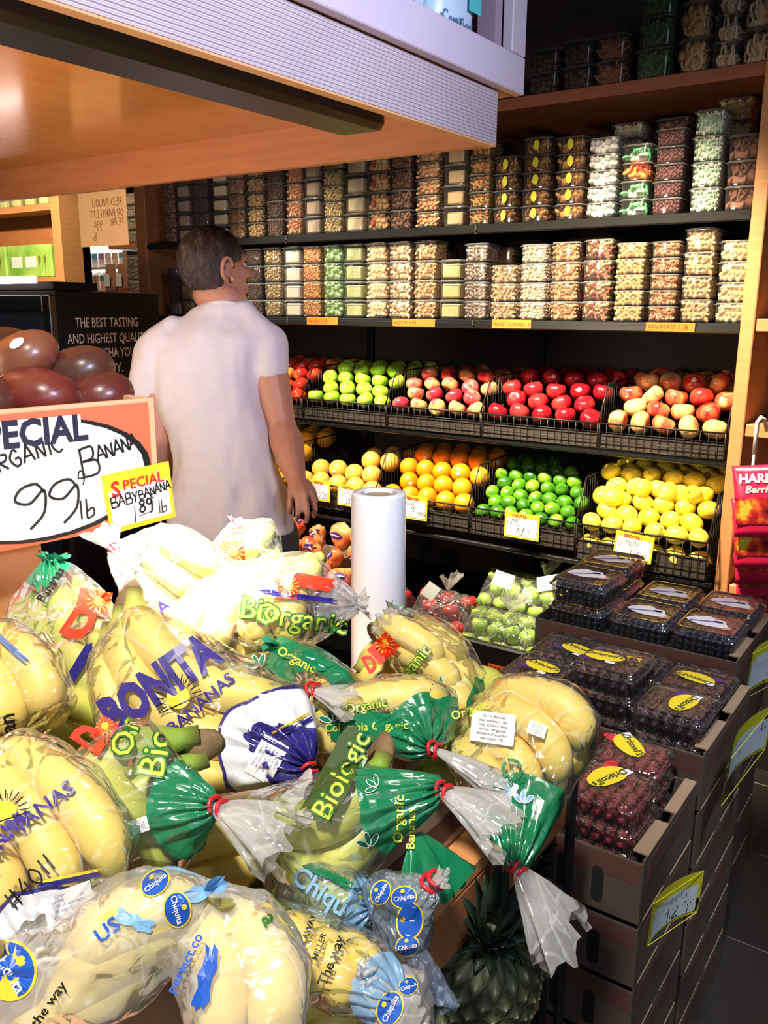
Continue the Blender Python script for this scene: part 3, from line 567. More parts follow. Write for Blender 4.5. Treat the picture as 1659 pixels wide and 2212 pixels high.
CON = {'pale cashews': ([(.80, .62, .38), (.72, .50, .26), (.85, .68, .45)], 'nut', .014), 'macadamia nuts': ([(.88, .74, .44), (.82, .66, .36), (.92, .80, .52)], 'ball', .015),
 'reddish peanuts': ([(.55, .22, .10), (.68, .36, .18), (.80, .60, .40), (.48, .17, .08)], 'ball', .012), 'hazelnuts': ([(.80, .56, .26), (.86, .66, .36), (.70, .44, .18)], 'ball', .013),
 'fruit and nut mix': ([(.30, .08, .06), (.62, .50, .20), (.42, .20, .10), (.75, .60, .34), (.16, .03, .04)], 'nut', .014), 'brown almonds': ([(.52, .25, .11), (.62, .34, .17), (.46, .20, .09)], 'nut', .013),
 'pale beans': ([(.72, .62, .46), (.62, .50, .34), (.80, .70, .54)], 'nut', .011), 'tan almonds': ([(.60, .40, .22), (.70, .50, .30), (.52, .32, .16)], 'nut', .013),
 'greyish seeds': ([(.50, .38, .30), (.66, .54, .46), (.34, .22, .16)], 'nut', .012), 'yellow crystals': ([(.88, .72, .26), (.92, .80, .38)], 'powder', .01),
 'roasted peanuts': ([(.78, .46, .22), (.85, .60, .34), (.66, .36, .16)], 'nut', .014), 'cashew mix': ([(.82, .58, .32), (.90, .76, .52), (.52, .26, .12)], 'nut', .016), 'cashew pieces': ([(.88, .60, .30), (.94, .74, .44)], 'nut', .016),
 'pale green seeds': ([(.52, .56, .22), (.64, .66, .32)], 'powder', .01), 'green sweets': ([(.30, .52, .18), (.44, .64, .28), (.56, .72, .40)], 'ball', .02), 'orange lentils': ([(.75, .34, .10), (.85, .46, .16)], 'nut', .010),
 'white coconut': ([(.86, .78, .62), (.92, .86, .72)], 'powder', .01), 'granola': ([(.46, .30, .12), (.62, .48, .24), (.30, .18, .08)], 'nut', .013), 'dark raisins': ([(.08, .035, .02), (.13, .05, .03)], 'nut', .012),
 'white sweet balls': ([(.60, .60, .58), (.68, .68, .67)], 'ball', .019), 'green and white candy rings': ([(.08, .42, .16), (.72, .80, .66), (.12, .50, .22)], 'ring', .028), 'orange-red candy rings': ([(.86, .10, .03), (.92, .32, .06)], 'ring', .028),
 'dark chocolate drops': ([(.10, .03, .03), (.17, .05, .05)], 'nut', .012), 'white and green candies': ([(.68, .76, .60), (.40, .56, .42), (.80, .86, .74)], 'nut', .012), 'brown chocolate slabs': ([(.22, .09, .05), (.30, .13, .08)], 'chip', .026),
 'dried fruit with yellow label': ([(.26, .10, .03), (.40, .18, .05), (.50, .30, .06), (.14, .04, .02)], 'nut', .018), 'dark dried fruit': ([(.10, .04, .03), (.18, .07, .04), (.30, .14, .06)], 'nut', .018), 'mixed dried vegetables': ([(.55, .16, .04), (.30, .26, .05), (.66, .26, .08), (.18, .14, .03)], 'long', .016),
 'tan banana chips': ([(.62, .42, .22), (.54, .35, .17)], 'powder', .02), 'mixed peanuts': ([(.82, .58, .30), (.60, .28, .12), (.74, .46, .22)], 'nut', .014), 'candied fruit': ([(.80, .40, .16), (.60, .10, .06), (.86, .62, .30), (.70, .46, .18)], 'nut', .022),
 'cream oats': ([(.84, .68, .40), (.88, .74, .48)], 'powder', .01), 'tan seeds': ([(.58, .42, .16), (.70, .54, .24), (.40, .26, .10)], 'nut', .012), 'grey-brown powder': ([(.42, .30, .20), (.50, .38, .28)], 'powder', .01),
 'rust coloured nuts': ([(.58, .26, .10), (.70, .36, .16), (.48, .18, .06)], 'nut', .014), 'brown pecans': ([(.36, .18, .08), (.52, .30, .14)], 'long', .014), 'toffee nuts': ([(.62, .40, .16), (.50, .28, .10), (.72, .52, .26)], 'nut', .015),
 'dark green herbs': ([(.03, .08, .02), (.06, .12, .04)], 'chip', .012), 'tan crisps': ([(.50, .32, .12), (.58, .40, .18)], 'chip', .026), 'dried apple rings': ([(.62, .48, .28), (.70, .56, .36)], 'ring', .034), 'dark prunes': ([(.03, .015, .015), (.06, .03, .02)], 'ball', .024), 'pecan halves': ([(.20, .08, .04), (.30, .13, .06)], 'long', .018), 'empty': None}
_tub = {}
def tub_meshes(h, w=.108, d=.108):
    if h in _tub: return _tub[h]
    def rr(hx, hy, z, c=.014):
        P = []
        for sx, sy, a0 in ((1, 1, 0), (-1, 1, 90), (-1, -1, 180), (1, -1, 270)):
            for a in (0, 45, 90): t = math.radians(a0 + a); P.append((sx * (hx - c) + c * math.cos(t), sy * (hy - c) + c * math.sin(t), z))
        return P
    a, b = w / 2, d / 2; q = MB(); q.rings([rr(a * .93, b * .93, .001), rr(a * .95, b * .95, .008), rr(a, b, h * .88)], True, False, True); body = q.mesh('tub', CLEAR)
    q = MB(); q.rings([rr(a * 1.0, b * 1.0, h * .875), rr(a * 1.10, b * 1.10, h * .88), rr(a * 1.10, b * 1.10, h * .91), rr(a * 1.0, b * 1.0, h * .92), rr(a * .98, b * .98, h * .985), rr(a * .90, b * .90, h * .99), rr(a * .88, b * .88, h * .955)], True, False, True)
    q.add(rr(a * .88, b * .88, h * .955), [tuple(range(12))], False); lid = q.mesh('lid', CLRIM)
    _tub[h] = (body, lid); return _tub[h]
_con = {}
def tub(kind, h, loc, rz, label, group):
    t = thing('lidded_tub', label, 'tub', loc, rz, group); b, l = tub_meshes(h); obj('tub_body', b, t); obj('lid', l, t)
    if CON.get(kind):
        if (kind, h) not in _con: _con[(kind, h)] = content_mesh(kind, h)
        obj('contents', _con[(kind, h)], t, kind='stuff')
    if 'yellow label' in kind:
        obj('label', LABM, t, loc=(.0, -.0555, h * .22))
    return t
lq = MB(); put_shape(lq, ell(0, .016, .012, .017), plane_map((0, 0, 0), (1, 0, 0), (0, 0, 1))); LABM = lq.mesh('label', mat('yellow_green_label', (.80, .74, .05), .5))
def stacks(row, shelf_z, y, data, group):
    D = sorted(data, key=lambda e: -e[0]); XS = [at(e[0], e[1], Y=y).x for e in D]
    for i, (px, ky, kinds, h) in enumerate(D):
        X = XS[i]; sp = min([abs(X - x) for x in XS if x != X]); sx = min(1.02, (sp - .005) / .1195)
        for k, kd in enumerate(kinds):
            lab = f"tub of {kd}, {ORD[k]} up, {NTH[i]} stack from the right, {row}"
            if k == 0: lab = f"tub of {kd}, lowest, {NTH[i]} stack from the right, {row}"
            tt = tub(kd, h, (X + ru(-.001, .001), y + .064 + ru(-.002, .002), shelf_z + .001 + k * (h + .0005)), ru(-.02, .02), lab, group); tt.scale = (sx, 1, 1)
TA, SH = .0725, .0505
stacks('nut shelf', 1.48, YF + .004, [
 (1572, 699, ['macadamia nuts'] * 4 , .062), (1494, 698, ['pale cashews'] * 4, TA), (1422, 697, ['reddish peanuts'] * 5, SH), (1349, 696, ['hazelnuts'] * 5, SH),
 (1279, 695, ['fruit and nut mix'] * 4, .067), (1210, 694, ['brown almonds'] * 4, .066), (1143, 693, ['pale beans'] * 4, .065), (1079, 692, ['tan almonds'] * 3, .064),
 (1020, 691, ['greyish seeds'] * 4, .068), (966, 690, ['yellow crystals'] * 3, TA), (912, 690, ['roasted peanuts'] * 4, TA), (857, 689, ['cashew mix'] * 4, TA), (807, 688, ['cashew pieces'] * 4, TA),
 (758, 688, ['pale green seeds'] * 4, TA), (713, 687, ['green sweets'] * 4, TA), (669, 686, ['orange lentils'] * 4, TA), (627, 686, ['white coconut'] * 4, TA), (585, 685, ['granola'] * 4, TA), (545, 684, ['dark raisins'] * 4, TA),
 (507, 684, ['granola'] * 4, TA), (470, 684, ['dark raisins'] * 3, TA), (434, 683, ['tan seeds'] * 4, TA), (400, 683, ['tan seeds'] * 3, TA), (372, 682, ['grey-brown powder', 'empty', 'dark raisins'], TA)], 'clear tubs on the nut shelf')
stacks('sweets shelf', 1.816, YF + .004, [
 (1592, 450, ['brown chocolate slabs'] * 3, TA), (1515, 455, ['white and green candies'] * 4, TA + .002), (1434, 460, ['dark chocolate drops'] * 5, .051), (1364, 464, ['green and white candy rings', 'green and white candy rings', 'orange-red candy rings', 'green and white candy rings'], .055),
 (1291, 468, ['white sweet balls'] * 5, .050), (1222, 472, ['dried fruit with yellow label'] * 5, .053), (1149, 476, ['dried fruit with yellow label'] * 5, .055), (1085, 480, ['dried fruit with yellow label'] * 4, .056), (1030, 483, ['mixed dried vegetables'] * 5, .058),
 (975, 487, ['tan banana chips'] * 4, TA), (917, 490, ['mixed peanuts'] * 5, .058), (860, 494, ['dark dried fruit'] * 4, TA), (809, 497, ['candied fruit'] * 4, TA), (761, 500, ['cream oats'] * 4, TA), (714, 503, ['tan seeds'] * 5, .060), (670, 505, ['grey-brown powder'] * 4, TA),
 (631, 508, ['rust coloured nuts'] * 5, .068), (590, 510, ['dark raisins'] * 4, TA), (546, 512, ['toffee nuts'] * 5, .062), (507, 515, ['brown pecans'] * 5, .062), (470, 517, ['cream oats'] * 5, .060), (430, 519, ['dark raisins'] * 5, .060), (392, 521, ['grey-brown powder'] * 4, .064), (362, 523, ['dark dried fruit'] * 4, .064)], 'clear tubs on the sweets shelf')
stacks('topmost shelf', 2.226, YF + .004, [(1628, 135, ['dried apple rings'] * 3, .10), (1560, 145, ['dried apple rings'] * 4, .075), (1490, 155, ['tan crisps'] * 3, .10), (1404, 170, ['dark green herbs'] * 3, .09), (1312, 180, ['pecan halves'] * 2, .075), (1240, 190, ['dark prunes'] * 2, .075), (1168, 198, ['dark prunes'] * 2, .07)], 'clear tubs on the topmost wooden shelf')
for (px, kd, k, z) in ((1345, 'hazelnuts', 0, 1.816 + 5 * .051), (1560, 'dark green herbs', 0, 1.816)):     # loose tubs on and behind the stacks
    pass
back = [(1345, ['pale beans'] * 6, .052), (1570, ['tan seeds'] * 5, .070), (1440, ['dark dried fruit'] * 6, .052)]
for i, (px, ks, h) in enumerate(back):
    X = at(px, 470, Y=YF + .16).x
    for k, kd in enumerate(ks):
        tub(kd, h, (X, YF + .20, 1.817 + k * (h + .0005)), .0, f"tub of {kd}, {ORD[k] if k else 'lowest'}{' up' if k else ''}, in the stack behind the {['white sweet balls', 'white and green candies', 'dark chocolate drops'][i]}", 'clear tubs in the second row of the sweets shelf')
for px in (1082, 1250, 940):
    X = at(px, 600, Y=YF + .16).x
    for k in range(4): tub('brown pecans', .066, (X, YF + .20, 1.481 + k * .0665), 0, f"tub of brown pecans, {ORD[k] if k else 'lowest'}{' up' if k else ''}, behind the {dict([(1082, 'tan almonds'), (1250, 'nut mix'), (940, 'crystals')])[px]}", 'clear tubs in the second row of the nut shelf')
# ------------------------------------------------------------------ price cards on the basket rims
def card(name, label, loc, w, h, writing, head='SPECIAL', hs=.2, rot=(0, 0, 0), bow=0.0, tilt=0.0, border=(.70, .92), hw=None, cat='price card', group='yellow price cards', inner=WHITE, outer=YEL):
    t = thing(name, label, cat, loc, group=group, rot=rot)
    def fm(u, v, off=0): return Vector((u, -off + bow * (2 * u / w) ** 2, v))
    q = MB(); n = 20
    R = [[fm(-w / 2 + w * i / n, zz, oo) for i in range(n + 1)] for zz, oo in ((-h / 2, 0), (h / 2, 0))]
    vs = [p for r in R for p in r]; q.add(vs, [(i, i + 1, n + 2 + i, n + 1 + i) for i in range(n)], False)
    R = [[fm(-w / 2 + w * i / n, zz, -.0012) for i in range(n + 1)] for zz in (-h / 2, h / 2)]; vs2 = [p for r in R for p in r]
    q.add(vs2, [(i + 1, i, n + 1 + i, n + 2 + i) for i in range(n)], False); q.add([vs[0], vs[n], vs2[n], vs2[0]], [(0, 3, 2, 1)]); q.add([vs[n + 1], vs[2 * n + 1], vs2[2 * n + 1], vs2[n + 1]], [(0, 1, 2, 3)])
    q.build('card', outer, t)
    b = h * .08; q = MB()
    for i in range(n):
        u0, u1 = -w / 2 + b + (w - 2 * b) * i / n, -w / 2 + b + (w - 2 * b) * (i + 1) / n
        q.add([fm(u0, -h / 2 + b, .0012), fm(u1, -h / 2 + b, .0012), fm(u1, h / 2 - hs * h, .0012), fm(u0, h / 2 - hs * h, .0012)], [(0, 1, 2, 3)], False)
    q.build('white_panel', inner, t)
    if head:
        q = MB(); put_text(q, head, fm, -w * .04, h / 2 - hs * h * .85, h * .26, off=.0011, bold=.025, xs=w / h * .55)
        q.build('heading', RED, t)
    q = MB()
    for s, u, v, hh, ww in writing: hand(q, s, fm, u * w, v * h, hh * h, ww * h, sp=.75)
    q.build('writing', INK, t); return t
CW = lambda a, b: [(a, -.42, -.05, .22, .025), (b, -.22, -.38, .30, .035)]
card('price_card', 'yellow-edged price card reading LIME on the lime basket', (-1.33, LY - .012, .752), .138, .094, [('LIME', -.40, .02, .22, .028), ('4/', -.15, -.38, .32, .04), ('100', .18, -.36, .26, .022)], rot=(-.04, 0, 0))
card('price_card', 'yellow-edged price card reading LEMON on the lemon basket', (-.915, LY - .012, .742), .132, .092, [('LEMON', -.42, .0, .22, .028), ('75c', -.12, -.38, .28, .03), ('00', .2, -.36, .2, .02)], rot=(-.06, .06, 0))
card('price_card', 'yellow-edged price card half behind the white roll, right side, reading NAVEL ORANGE', (-1.80, LY - .012, .756), .12, .095, [('NAVEL', -.30, .06, .16, .02), ('2/', -.1, -.36, .36, .035), ('ORG', .18, -.3, .16, .02)], rot=(-.04, 0, 0), bow=.006)
card('price_card', 'yellow-edged price card just left of the white roll', (-2.12, LY - .012, .762), .118, .088, [('CLEM', -.40, .0, .22, .02), ('20', -.12, -.38, .3, .03)], rot=(-.04, 0, 0))
card('price_card', 'yellow-edged price card beside the shopper hand', (-2.275, LY - .012, .765), .11, .088, [('MED', -.36, .02, .22, .02), ('220', -.05, -.38, .3, .03)], rot=(-.04, 0, 0))
card('tray_tag', 'small orange tag on the black tray edge left of the berries', (-1.25, 2.463, .318), .075, .036, [('GRANN', -.42, -.28, .55, .06)], head=None, group='orange tags', outer=ORNG, inner=mat('orange2', (.85, .16, .02), .6), hs=.1)
# ------------------------------------------------------------------ clear bags: film pulled over what they hold
def hull_radial(P, c, nu, nv, axis=(0, 0, 1), amp=.002, freq=30, smooth=1, seed=0, pleat=0.0):
    bm = bmesh.new()
    for p in P: bm.verts.new(p)
    bmesh.ops.convex_hull(bm, input=bm.verts[:]); bv = BVHTree.FromBMesh(bm); bm.free(); Q = rotm(axis); c = Vector(c); D = np.zeros((nv + 1, nu)); dirs = {}
    for i in range(nv + 1):
        th = math.pi * i / nv
        for j in range(nu):
            ph = 2 * math.pi * j / nu; d = Q @ Vector((math.sin(th) * math.cos(ph), math.sin(th) * math.sin(ph), math.cos(th))); dirs[i, j] = d
            h = bv.ray_cast(c + d * 5, -d); D[i, j] = (h[0] - c).length if h[0] else .02
    D[0, :] = D[0, :].mean(); D[-1, :] = D[-1, :].mean()
    for _ in range(smooth):
        E = D.copy(); E[1:-1] = .5 * D[1:-1] + .125 * (D[:-2] + D[2:] + np.roll(D, 1, 1)[1:-1] + np.roll(D, -1, 1)[1:-1]); D = E
    R = []
    for i in range(nv + 1):
        row = []
        for j in range(nu):
            p = c + dirs[i, j] * D[i, j]; s = p * freq + Vector((seed, 0, 0))
            w = amp * (abs(noise.noise(s)) * 2.2 - .6 + .8 * abs(noise.noise(s * 2.3)))
            t = 1 - i / nv                                        # 1 at the neck pole
            if pleat: w += pleat * math.sin(j * 2 * math.pi / nu * 13 + 3 * noise.noise(s * .3)) * max(0, (t - .70) / .30) * D[i, j] / .1 * (1 if i > 0 else 0)
            row.append(p - dirs[i, j] * w)
        R.append(row)
    return R
def grid_mesh(q, R, mi_of=None):
    n = len(R[0]); b = q.add([p for r in R for p in r], [], True)
    for i in range(len(R) - 1):
        for j in range(n):
            k = (j + 1) % n; f = (b + i * n + j, b + i * n + k, b + (i + 1) * n + k, b + (i + 1) * n + j)
            q.f.append(list(f)); q.mi.append(mi_of(i, j) if mi_of else 0); q.sm.append(True)
def ball_pts(c, r, n=18):
    return [Vector(c) + Vector(d) * r for d in ICO[0][0]] if n < 20 else [Vector(c) + Vector(d) * r for d in ICO[1][0]]
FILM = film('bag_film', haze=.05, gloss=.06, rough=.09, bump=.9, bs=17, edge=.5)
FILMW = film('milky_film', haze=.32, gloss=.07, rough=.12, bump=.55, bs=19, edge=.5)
def flare(q, neck, d, L, r, n=40, seed=1, mi=None, seg=9):
    d = Vector(d).normalized(); Q = rotm(d); R = []
    for i in range(seg):
        s = i / (seg - 1); row = []
        for j in range(n):
            a = 2 * math.pi * j / n; rr = r * (.12 + .88 * s ** .8) * (1 + .30 * s * math.sin(7 * a + seed) + .14 * s * math.sin(11 * a + 2 * seed) + .06 * noise.noise(Vector((j * .5, i * .7, seed))))
            rr = max(rr, .003); fl = .45 + .2 * math.sin(seed)
            p = Q @ Vector((rr * math.cos(a), rr * math.sin(a) * fl, L * s * (1 + .16 * math.sin(3 * a + seed) + .08 * math.sin(9 * a)))); row.append(Vector(neck) + p + Vector((0, 0, -.12 * L * s * s)))
        R.append(row)
    grid_mesh(q, R, (lambda i, j: mi) if mi is not None else None)
def tie(q, neck, d, r=.008):
    Q = rotm(d); n = 14
    for k in (-1, 1): q.tube([Vector(neck) + Q @ Vector((r * math.cos(2 * math.pi * i / n), r * math.sin(2 * math.pi * i / n), .0035 * k + .002 * math.sin(i))) for i in range(n + 1)], .0019, 6)
# ---- bottom tier: bagged apples
def apple_bag(nm, x0, x1, y0, z0, kind, cols_, label, nx, ny, seed, flar=None, nz=2):
    r = .0315; pts = []; grp = f'bagged fruit in the {label.split(" bag")[0]} bag'
    for k in range(nz):
        for j in range(ny - k):
            for i in range(nx - (j + k) % 2):
                x = x0 + r + (x1 - x0 - 2 * r) * (i + .5 * ((j + k) % 2)) / max(1, nx - 1)
                c = Vector((x, y0 + r + (j + .5 * k) * 2.0 * r * .88, z0 + r + k * r * 1.72 + j * r * .75 + ru(-.004, .004))); pts += ball_pts(c, r * 1.04)
                put_fruit(kind, c, 0, False, label=f'{cols_} apple, {NTH[i]} from left, {NTH[j]} row back, {"lower" if k == 0 else "upper"} layer of {nm}'[:200], group=grp)
    c = sum(pts, Vector()) / len(pts)
    t = thing('clear_fruit_bag', label, 'bag', c); q = MB(c); R = hull_radial(pts, c, 64, 36, (0, 0, 1), .005, 22, 1, seed); grid_mesh(q, R); q.build('film', FILM, t)
    top = max(pts, key=lambda p: p.z - .2 * abs(p.x - c.x)); q = MB(c); flare(q, top + Vector((0, 0, .0)), (.3, -.1, 1), .075, .05, seed=seed); q.build('gathered_end', FILMW, t)
    fmb = Vector((c.x + .06, c.y - .0, c.z)); 
    return t
mk('bag_red', [(.36, .012, .02, .3), (.52, .035, .035, .55), (.72, .28, .12, .75)], .031, rand=.2)
mk('bag_green', [(.26, .46, .06, .3), (.36, .58, .08, .55), (.52, .70, .16, .8)], .031, rand=.15)
TZ = .305
q = MB(); 
apple_bag('the red bag', -2.03, -1.71, 2.51, TZ + .03, 'bag_red', 'red', 'clear bag of red apples left of the bagged green apples', 5, 3, 3)
apple_bag('the middle red bag', -1.70, -1.455, 2.56, TZ + .04, 'bag_red', 'dark red', 'clear bag of red apples touching the green apple bag', 3, 3, 5)
apple_bag('the green bag', -1.445, -1.13, 2.51, TZ + .03, 'bag_green', 'green', 'clear bag of green apples, nearer, on the black bottom tray', 5, 3, 8)
apple_bag('the rear green bag', -1.52, -1.10, 2.77, TZ + .09, 'bag_green', 'pale green', 'clear bag of green apples, farther back, with paper slips', 6, 3, 11)
PAPER = mat('white_slip', (.75, .80, .78), .6)
for i, (px, py, Y_, w, a) in enumerate(((1095, 1248, 2.66, .07, .2), (1190, 1255, 2.70, .075, -.3), (940, 1272, 2.50, .05, .5))):
    p = at(px, py, Y=Y_); q = MB(); q.box(-w / 2, w / 2, -.0005, .0005, -.028, .028); 
    s = q.build('paper_slip', PAPER, None); s.location = p + Vector((0, -.03, .0)); s.rotation_euler = (-.7, a, .2)
    tag(s, ['white paper slip on the rear green apple bag, left one', 'white paper slip on the green apple bag beside the blueberry boxes', 'white paper slip on the bagged red apples'][i], 'paper slip')
# ---- orange and purple printed bags of potatoes in a cardboard tray, left of the white roll
bx = thing('cardboard_tray', 'open cardboard tray holding orange printed bags, left of the white roll', 'cardboard box', (-2.1, 2.62, TZ))
for (a, b, c_, d_) in ((-2.42, -2.08, 2.505, 2.51), (-2.42, -2.08, 2.80, 2.805), (-2.42, -2.415, 2.511, 2.80), (-2.085, -2.08, 2.511, 2.80)):
    q = MB((-2.1, 2.62, TZ)); q.box(a, b, c_, d_, TZ, .52, .001); q.build('side', KRAFT, bx)
q = MB((-2.1, 2.62, TZ)); q.box(-2.414, -2.086, 2.511, 2.799, TZ, TZ + .005); q.build('bottom', KRAFT, bx)
OB = mat('orange_net_bag', (.80, .16, .04), .35, cols=[(.70, .06, .03, .35), (.90, .30, .08, .55), (.85, .50, .26, .7)], vs=16, bump=.4, bs=60, rand=.1)
PUR = mat('purple_print', (.08, .03, .22), .4)
k = 0
for j in range(3):
    for i in range(4):
        c = Vector((-2.355 + .115 * i + .03 * (j % 2), 2.565 + .075 * j, .475 + .055 * j + .012 * ((i * 7 + j) % 3))); k += 1
        t = thing('potato_bag', f'orange printed potato bag, {NTH[i]} from left, {NTH[j]} row of the cardboard tray', 'bag', c, group='orange and purple printed bags in the cardboard tray', rot=(ru(-.5, .1), ru(-.5, .5), ru(-.4, .4)))
        q = MB(); P = []
        for a in range(6): P += ball_pts((ru(-.038, .038), ru(-.012, .012), ru(-.034, .034)), .030)
        R = hull_radial(P, (0, 0, 0), 24, 14, (0, 0, 1), .006, 30, 0, k); grid_mesh(q, R); q.build('net', OB, t)
        bv = BVHTree.FromPolygons([Vector(v) for v in q.v], q.f)
        def fm(u, v, off=0, bv=bv):
            h = bv.ray_cast(Vector((u, -.2, v)), Vector((0, 1, 0))); return (h[0] if h[0] else Vector((u, -.03, v))) + Vector((0, -off, 0))
        q = MB(); put_shape(q, ell(.0, .008, .030, .015, .3), fm, .001, sub=.008); q.build('purple_label', PUR, t)
        q = MB(); put_shape(q, ell(.0, .008, .024, .003, .3), fm, .002, sub=.008); q.build('white_band', WHITE, t)
# ------------------------------------------------------------------ roll of produce bags on a post
rc = at(818, 1063, d=1.25); RT, RB_ = rc.z, .945
t = thing('bag_roll', 'tall white roll of clear produce bags standing behind the bananas', 'plastic bag roll', (rc.x, rc.y, RB_))
ROLLM = mat('rolled_film_white', (.74, .80, .90), .28, coat=.3, bump=.10, bs=3, stretch=(1, 1, .02), sub=.2)
q = MB(); hL = RT - RB_; q.lathe([(.0005 + .021, .003), (.0395, 0), (.041, .004), (.0405, hL * .5), (.0398, hL - .004), (.0385, hL), (.022, hL + .0005), (.0205, hL - .012), (.0205, .02), (.021, .003)], 48, cap=False); q.build('rolled_bags', ROLLM, t)
q = MB(); q.lathe([(.0203, .003), (.0203, hL - .004), (.0175, hL - .004), (.0175, .003)], 32, cap=False); q.build('card_core', KRAFT, t)
q = MB(); q.lathe([(.05, -.012), (.05, -.002), (.008, -.001), (.008, hL * .6)], 24); q.build('holder', BLACK, t)
# ------------------------------------------------------------------ display table of the bananas
TB = thing('display_table', 'wooden island table carrying the pile of bagged bananas', 'table', (-.9, .5, 0))
tp = lambda n, f, mm, **k: (lambda q: (f(q), q.build(n, mm, TB, **k)))(MB((-.9, .5, 0)))
tp('tabletop', lambda q: q.box(-1.6, -.388, -.35, .992, .915, .935, .002), mat('orange_ply', (.80, .36, .14), .5, var=.08, vs=5, stretch=(1, 12, 12)))
tp('side_fascia', lambda q: q.box(-.40, -.388, -.35, .992, .845, .914, .002), WOODR)
tp('far_fascia', lambda q: q.box(-1.6, -.401, .98, .992, .845, .914, .002), WOODR)
tp('lower_shelf', lambda q: q.box(-1.6, -.40, -.35, .975, .565, .588, .002), WOODH)
for x in (-.41, -1.6): tp('leg', lambda q: q.box(x - .012, x + .012, .955, .979, 0, .844, .002), mat('dark_leg', (.02, .022, .03), .4, metal=.4))
tp('leg_strip', lambda q: q.box(-.386, -.380, .975, .999, 0, .918, .001), mat('dark_leg', (.02, .022, .03), .4))
tp('inner_post', lambda q: q.box(-.66, -.62, .93, .97, .589, .843, .002), WOOD)
tp('back_panel', lambda q: q.box(-1.6, -.62, .80, .82, .589, .843), WOODR)
tp('bottom_panel', lambda q: q.box(-1.6, -.43, .5, .95, .0, .56), mat('dark_under', (.03, .02, .015), .7))
# ---- the raised fruit box with the large price sign, and its wooden riser
SA = math.radians(7.5); SD = Vector((math.sin(SA), math.cos(SA), 0)); SN = Vector((SD.y, -SD.x, 0)); S0 = Vector((-.958, .797, 0))
smap = lambda u, z, off=0: S0 + SD * u + SN * off + Vector((0, 0, z))
MS = Matrix(((SN.x, SD.x, 0), (SN.y, SD.y, 0), (0, 0, 1)))       # local x = out of the sign, y = along it
def sbox(q, x0, x1, u0, u1, z0, z1, ch=.001): q.box(x0, x1, u0, u1, z0, z1, ch, Matrix.Translation(S0) @ MS.to_4x4())
so = S0 + Vector((-.15, -.2, 1.2)) 
mbx = thing('fruit_box', 'raised wooden box holding the mangoes behind the big price sign', 'box', so)
for n, a in (('front_side', (-.012, 0, -.42, .006, 1.22, 1.396)), ('far_side', (-.34, -.013, -.006, .006, 1.22, 1.396)), ('rear_side', (-.352, -.341, -.42, .006, 1.22, 1.396)), ('bottom', (-.34, -.013, -.42, -.007, 1.22, 1.235)), ('near_side', (-.34, -.013, -.42, -.41, 1.236, 1.396))):
    q = MB(so); sbox(q, *a); q.build(n, mat('pale_ply', (.80, .50, .28), .5, var=.06), mbx)
rs = thing('wooden_riser', 'plain plywood riser under the raised fruit box', 'riser', S0 + Vector((-.15, -.3, .936)))
q = MB(S0 + Vector((-.15, -.3, .936))); sbox(q, -.30, -.05, -.42, -.150, .936, 1.218, .002); q.build('body', mat('ply_riser', (.58, .30, .13), .55, var=.1, vs=7), rs)
sg = thing('large_price_sign', 'large salmon and white price sign reading ORGANIC BANANA on the box front', 'sign', smap(-.15, 1.31))
SO = smap(-.15, 1.31)
q = MB(SO); sbox(q, .001, .003, -.32, -.006, 1.222, 1.391, 0); q.build('board', mat('salmon_print', (.93, .17, .08), .5), sg)
sf = lambda u, z, off=0: smap(u, z, off + .0032)
q = MB(SO); put_shape(q, ell(-.165, 1.303, .158, .0790), sf, .0003); q.build('black_ring', INK, sg)
q = MB(SO); put_shape(q, ell(-.168, 1.3035, .150, .0745), sf, .0007); put_shape(q, rect(-.285, 1.345, -.108, 1.383), sf, .0008); q.build('white_oval', WHITE, sg)
NAVY = mat('navy_print', (.01, .012, .05), .5)
q = MB(SO); put_text(q, 'SPECIAL', sf, -.178, 1.364, .047, bold=.035, off=.0014, xs=.92); q.build('heading', NAVY, sg)
q = MB(SO)
hand(q, 'ORGANIC', sf, -.236, 1.318, .021, .0030, .20, sp=.80); hand(q, 'B', sf, -.112, 1.300, .038, .0032, .10); hand(q, 'ANANA', sf, -.088, 1.318, .019, .0028, .20, sp=.66)
for du in (0, .045): stroke(q, [(-.148 + du - .018, 1.288), (-.158 + du - .018, 1.300), (-.178 + du - .018, 1.296), (-.186 + du - .018, 1.282), (-.168 + du - .018, 1.276), (-.148 + du - .018, 1.291), (-.150 + du - .018, 1.262), (-.170 + du - .018, 1.243)], sf, .0034, .0014)
stroke(q, [(-.108, 1.303), (-.115, 1.309), (-.118, 1.300), (-.110, 1.298), (-.112, 1.290)], sf, .002, .0014); hand(q, 'lb', sf, -.118, 1.243, .024, .0026, .08, sp=1.1)
q.build('writing', INK, sg)
bs = thing('small_price_card', 'small yellow-edged card reading BABY BANANA clipped over the large sign', 'price card', smap(-.03, 1.26, .006))
def bf(u, v, off=0):                    # the card is tilted and leans a little
    a = .11; return smap(-.0295 + u * math.cos(a) - v * math.sin(a) * .8, 1.2605 + u * math.sin(a) * .6 + v, .007 + off)
BO = smap(-.03, 1.26, .006); w, h = .106, .083
q = MB(BO); c8 = [bf(a, b, o) for o in (-.001, 0) for a, b in ((-w / 2, -h / 2), (w / 2, -h / 2), (w / 2, h / 2), (-w / 2, h / 2))]; q.add(c8, [(4, 5, 6, 7), (3, 2, 1, 0), (0, 1, 5, 4), (1, 2, 6, 5), (2, 3, 7, 6), (3, 0, 4, 7)]); q.build('card', YEL, bs)
q = MB(BO); put_shape(q, rect(-w / 2 + .006, -h / 2 + .007, w / 2 - .006, h / 2 - .024), bf, .0004); q.build('white_panel', WHITE, bs)
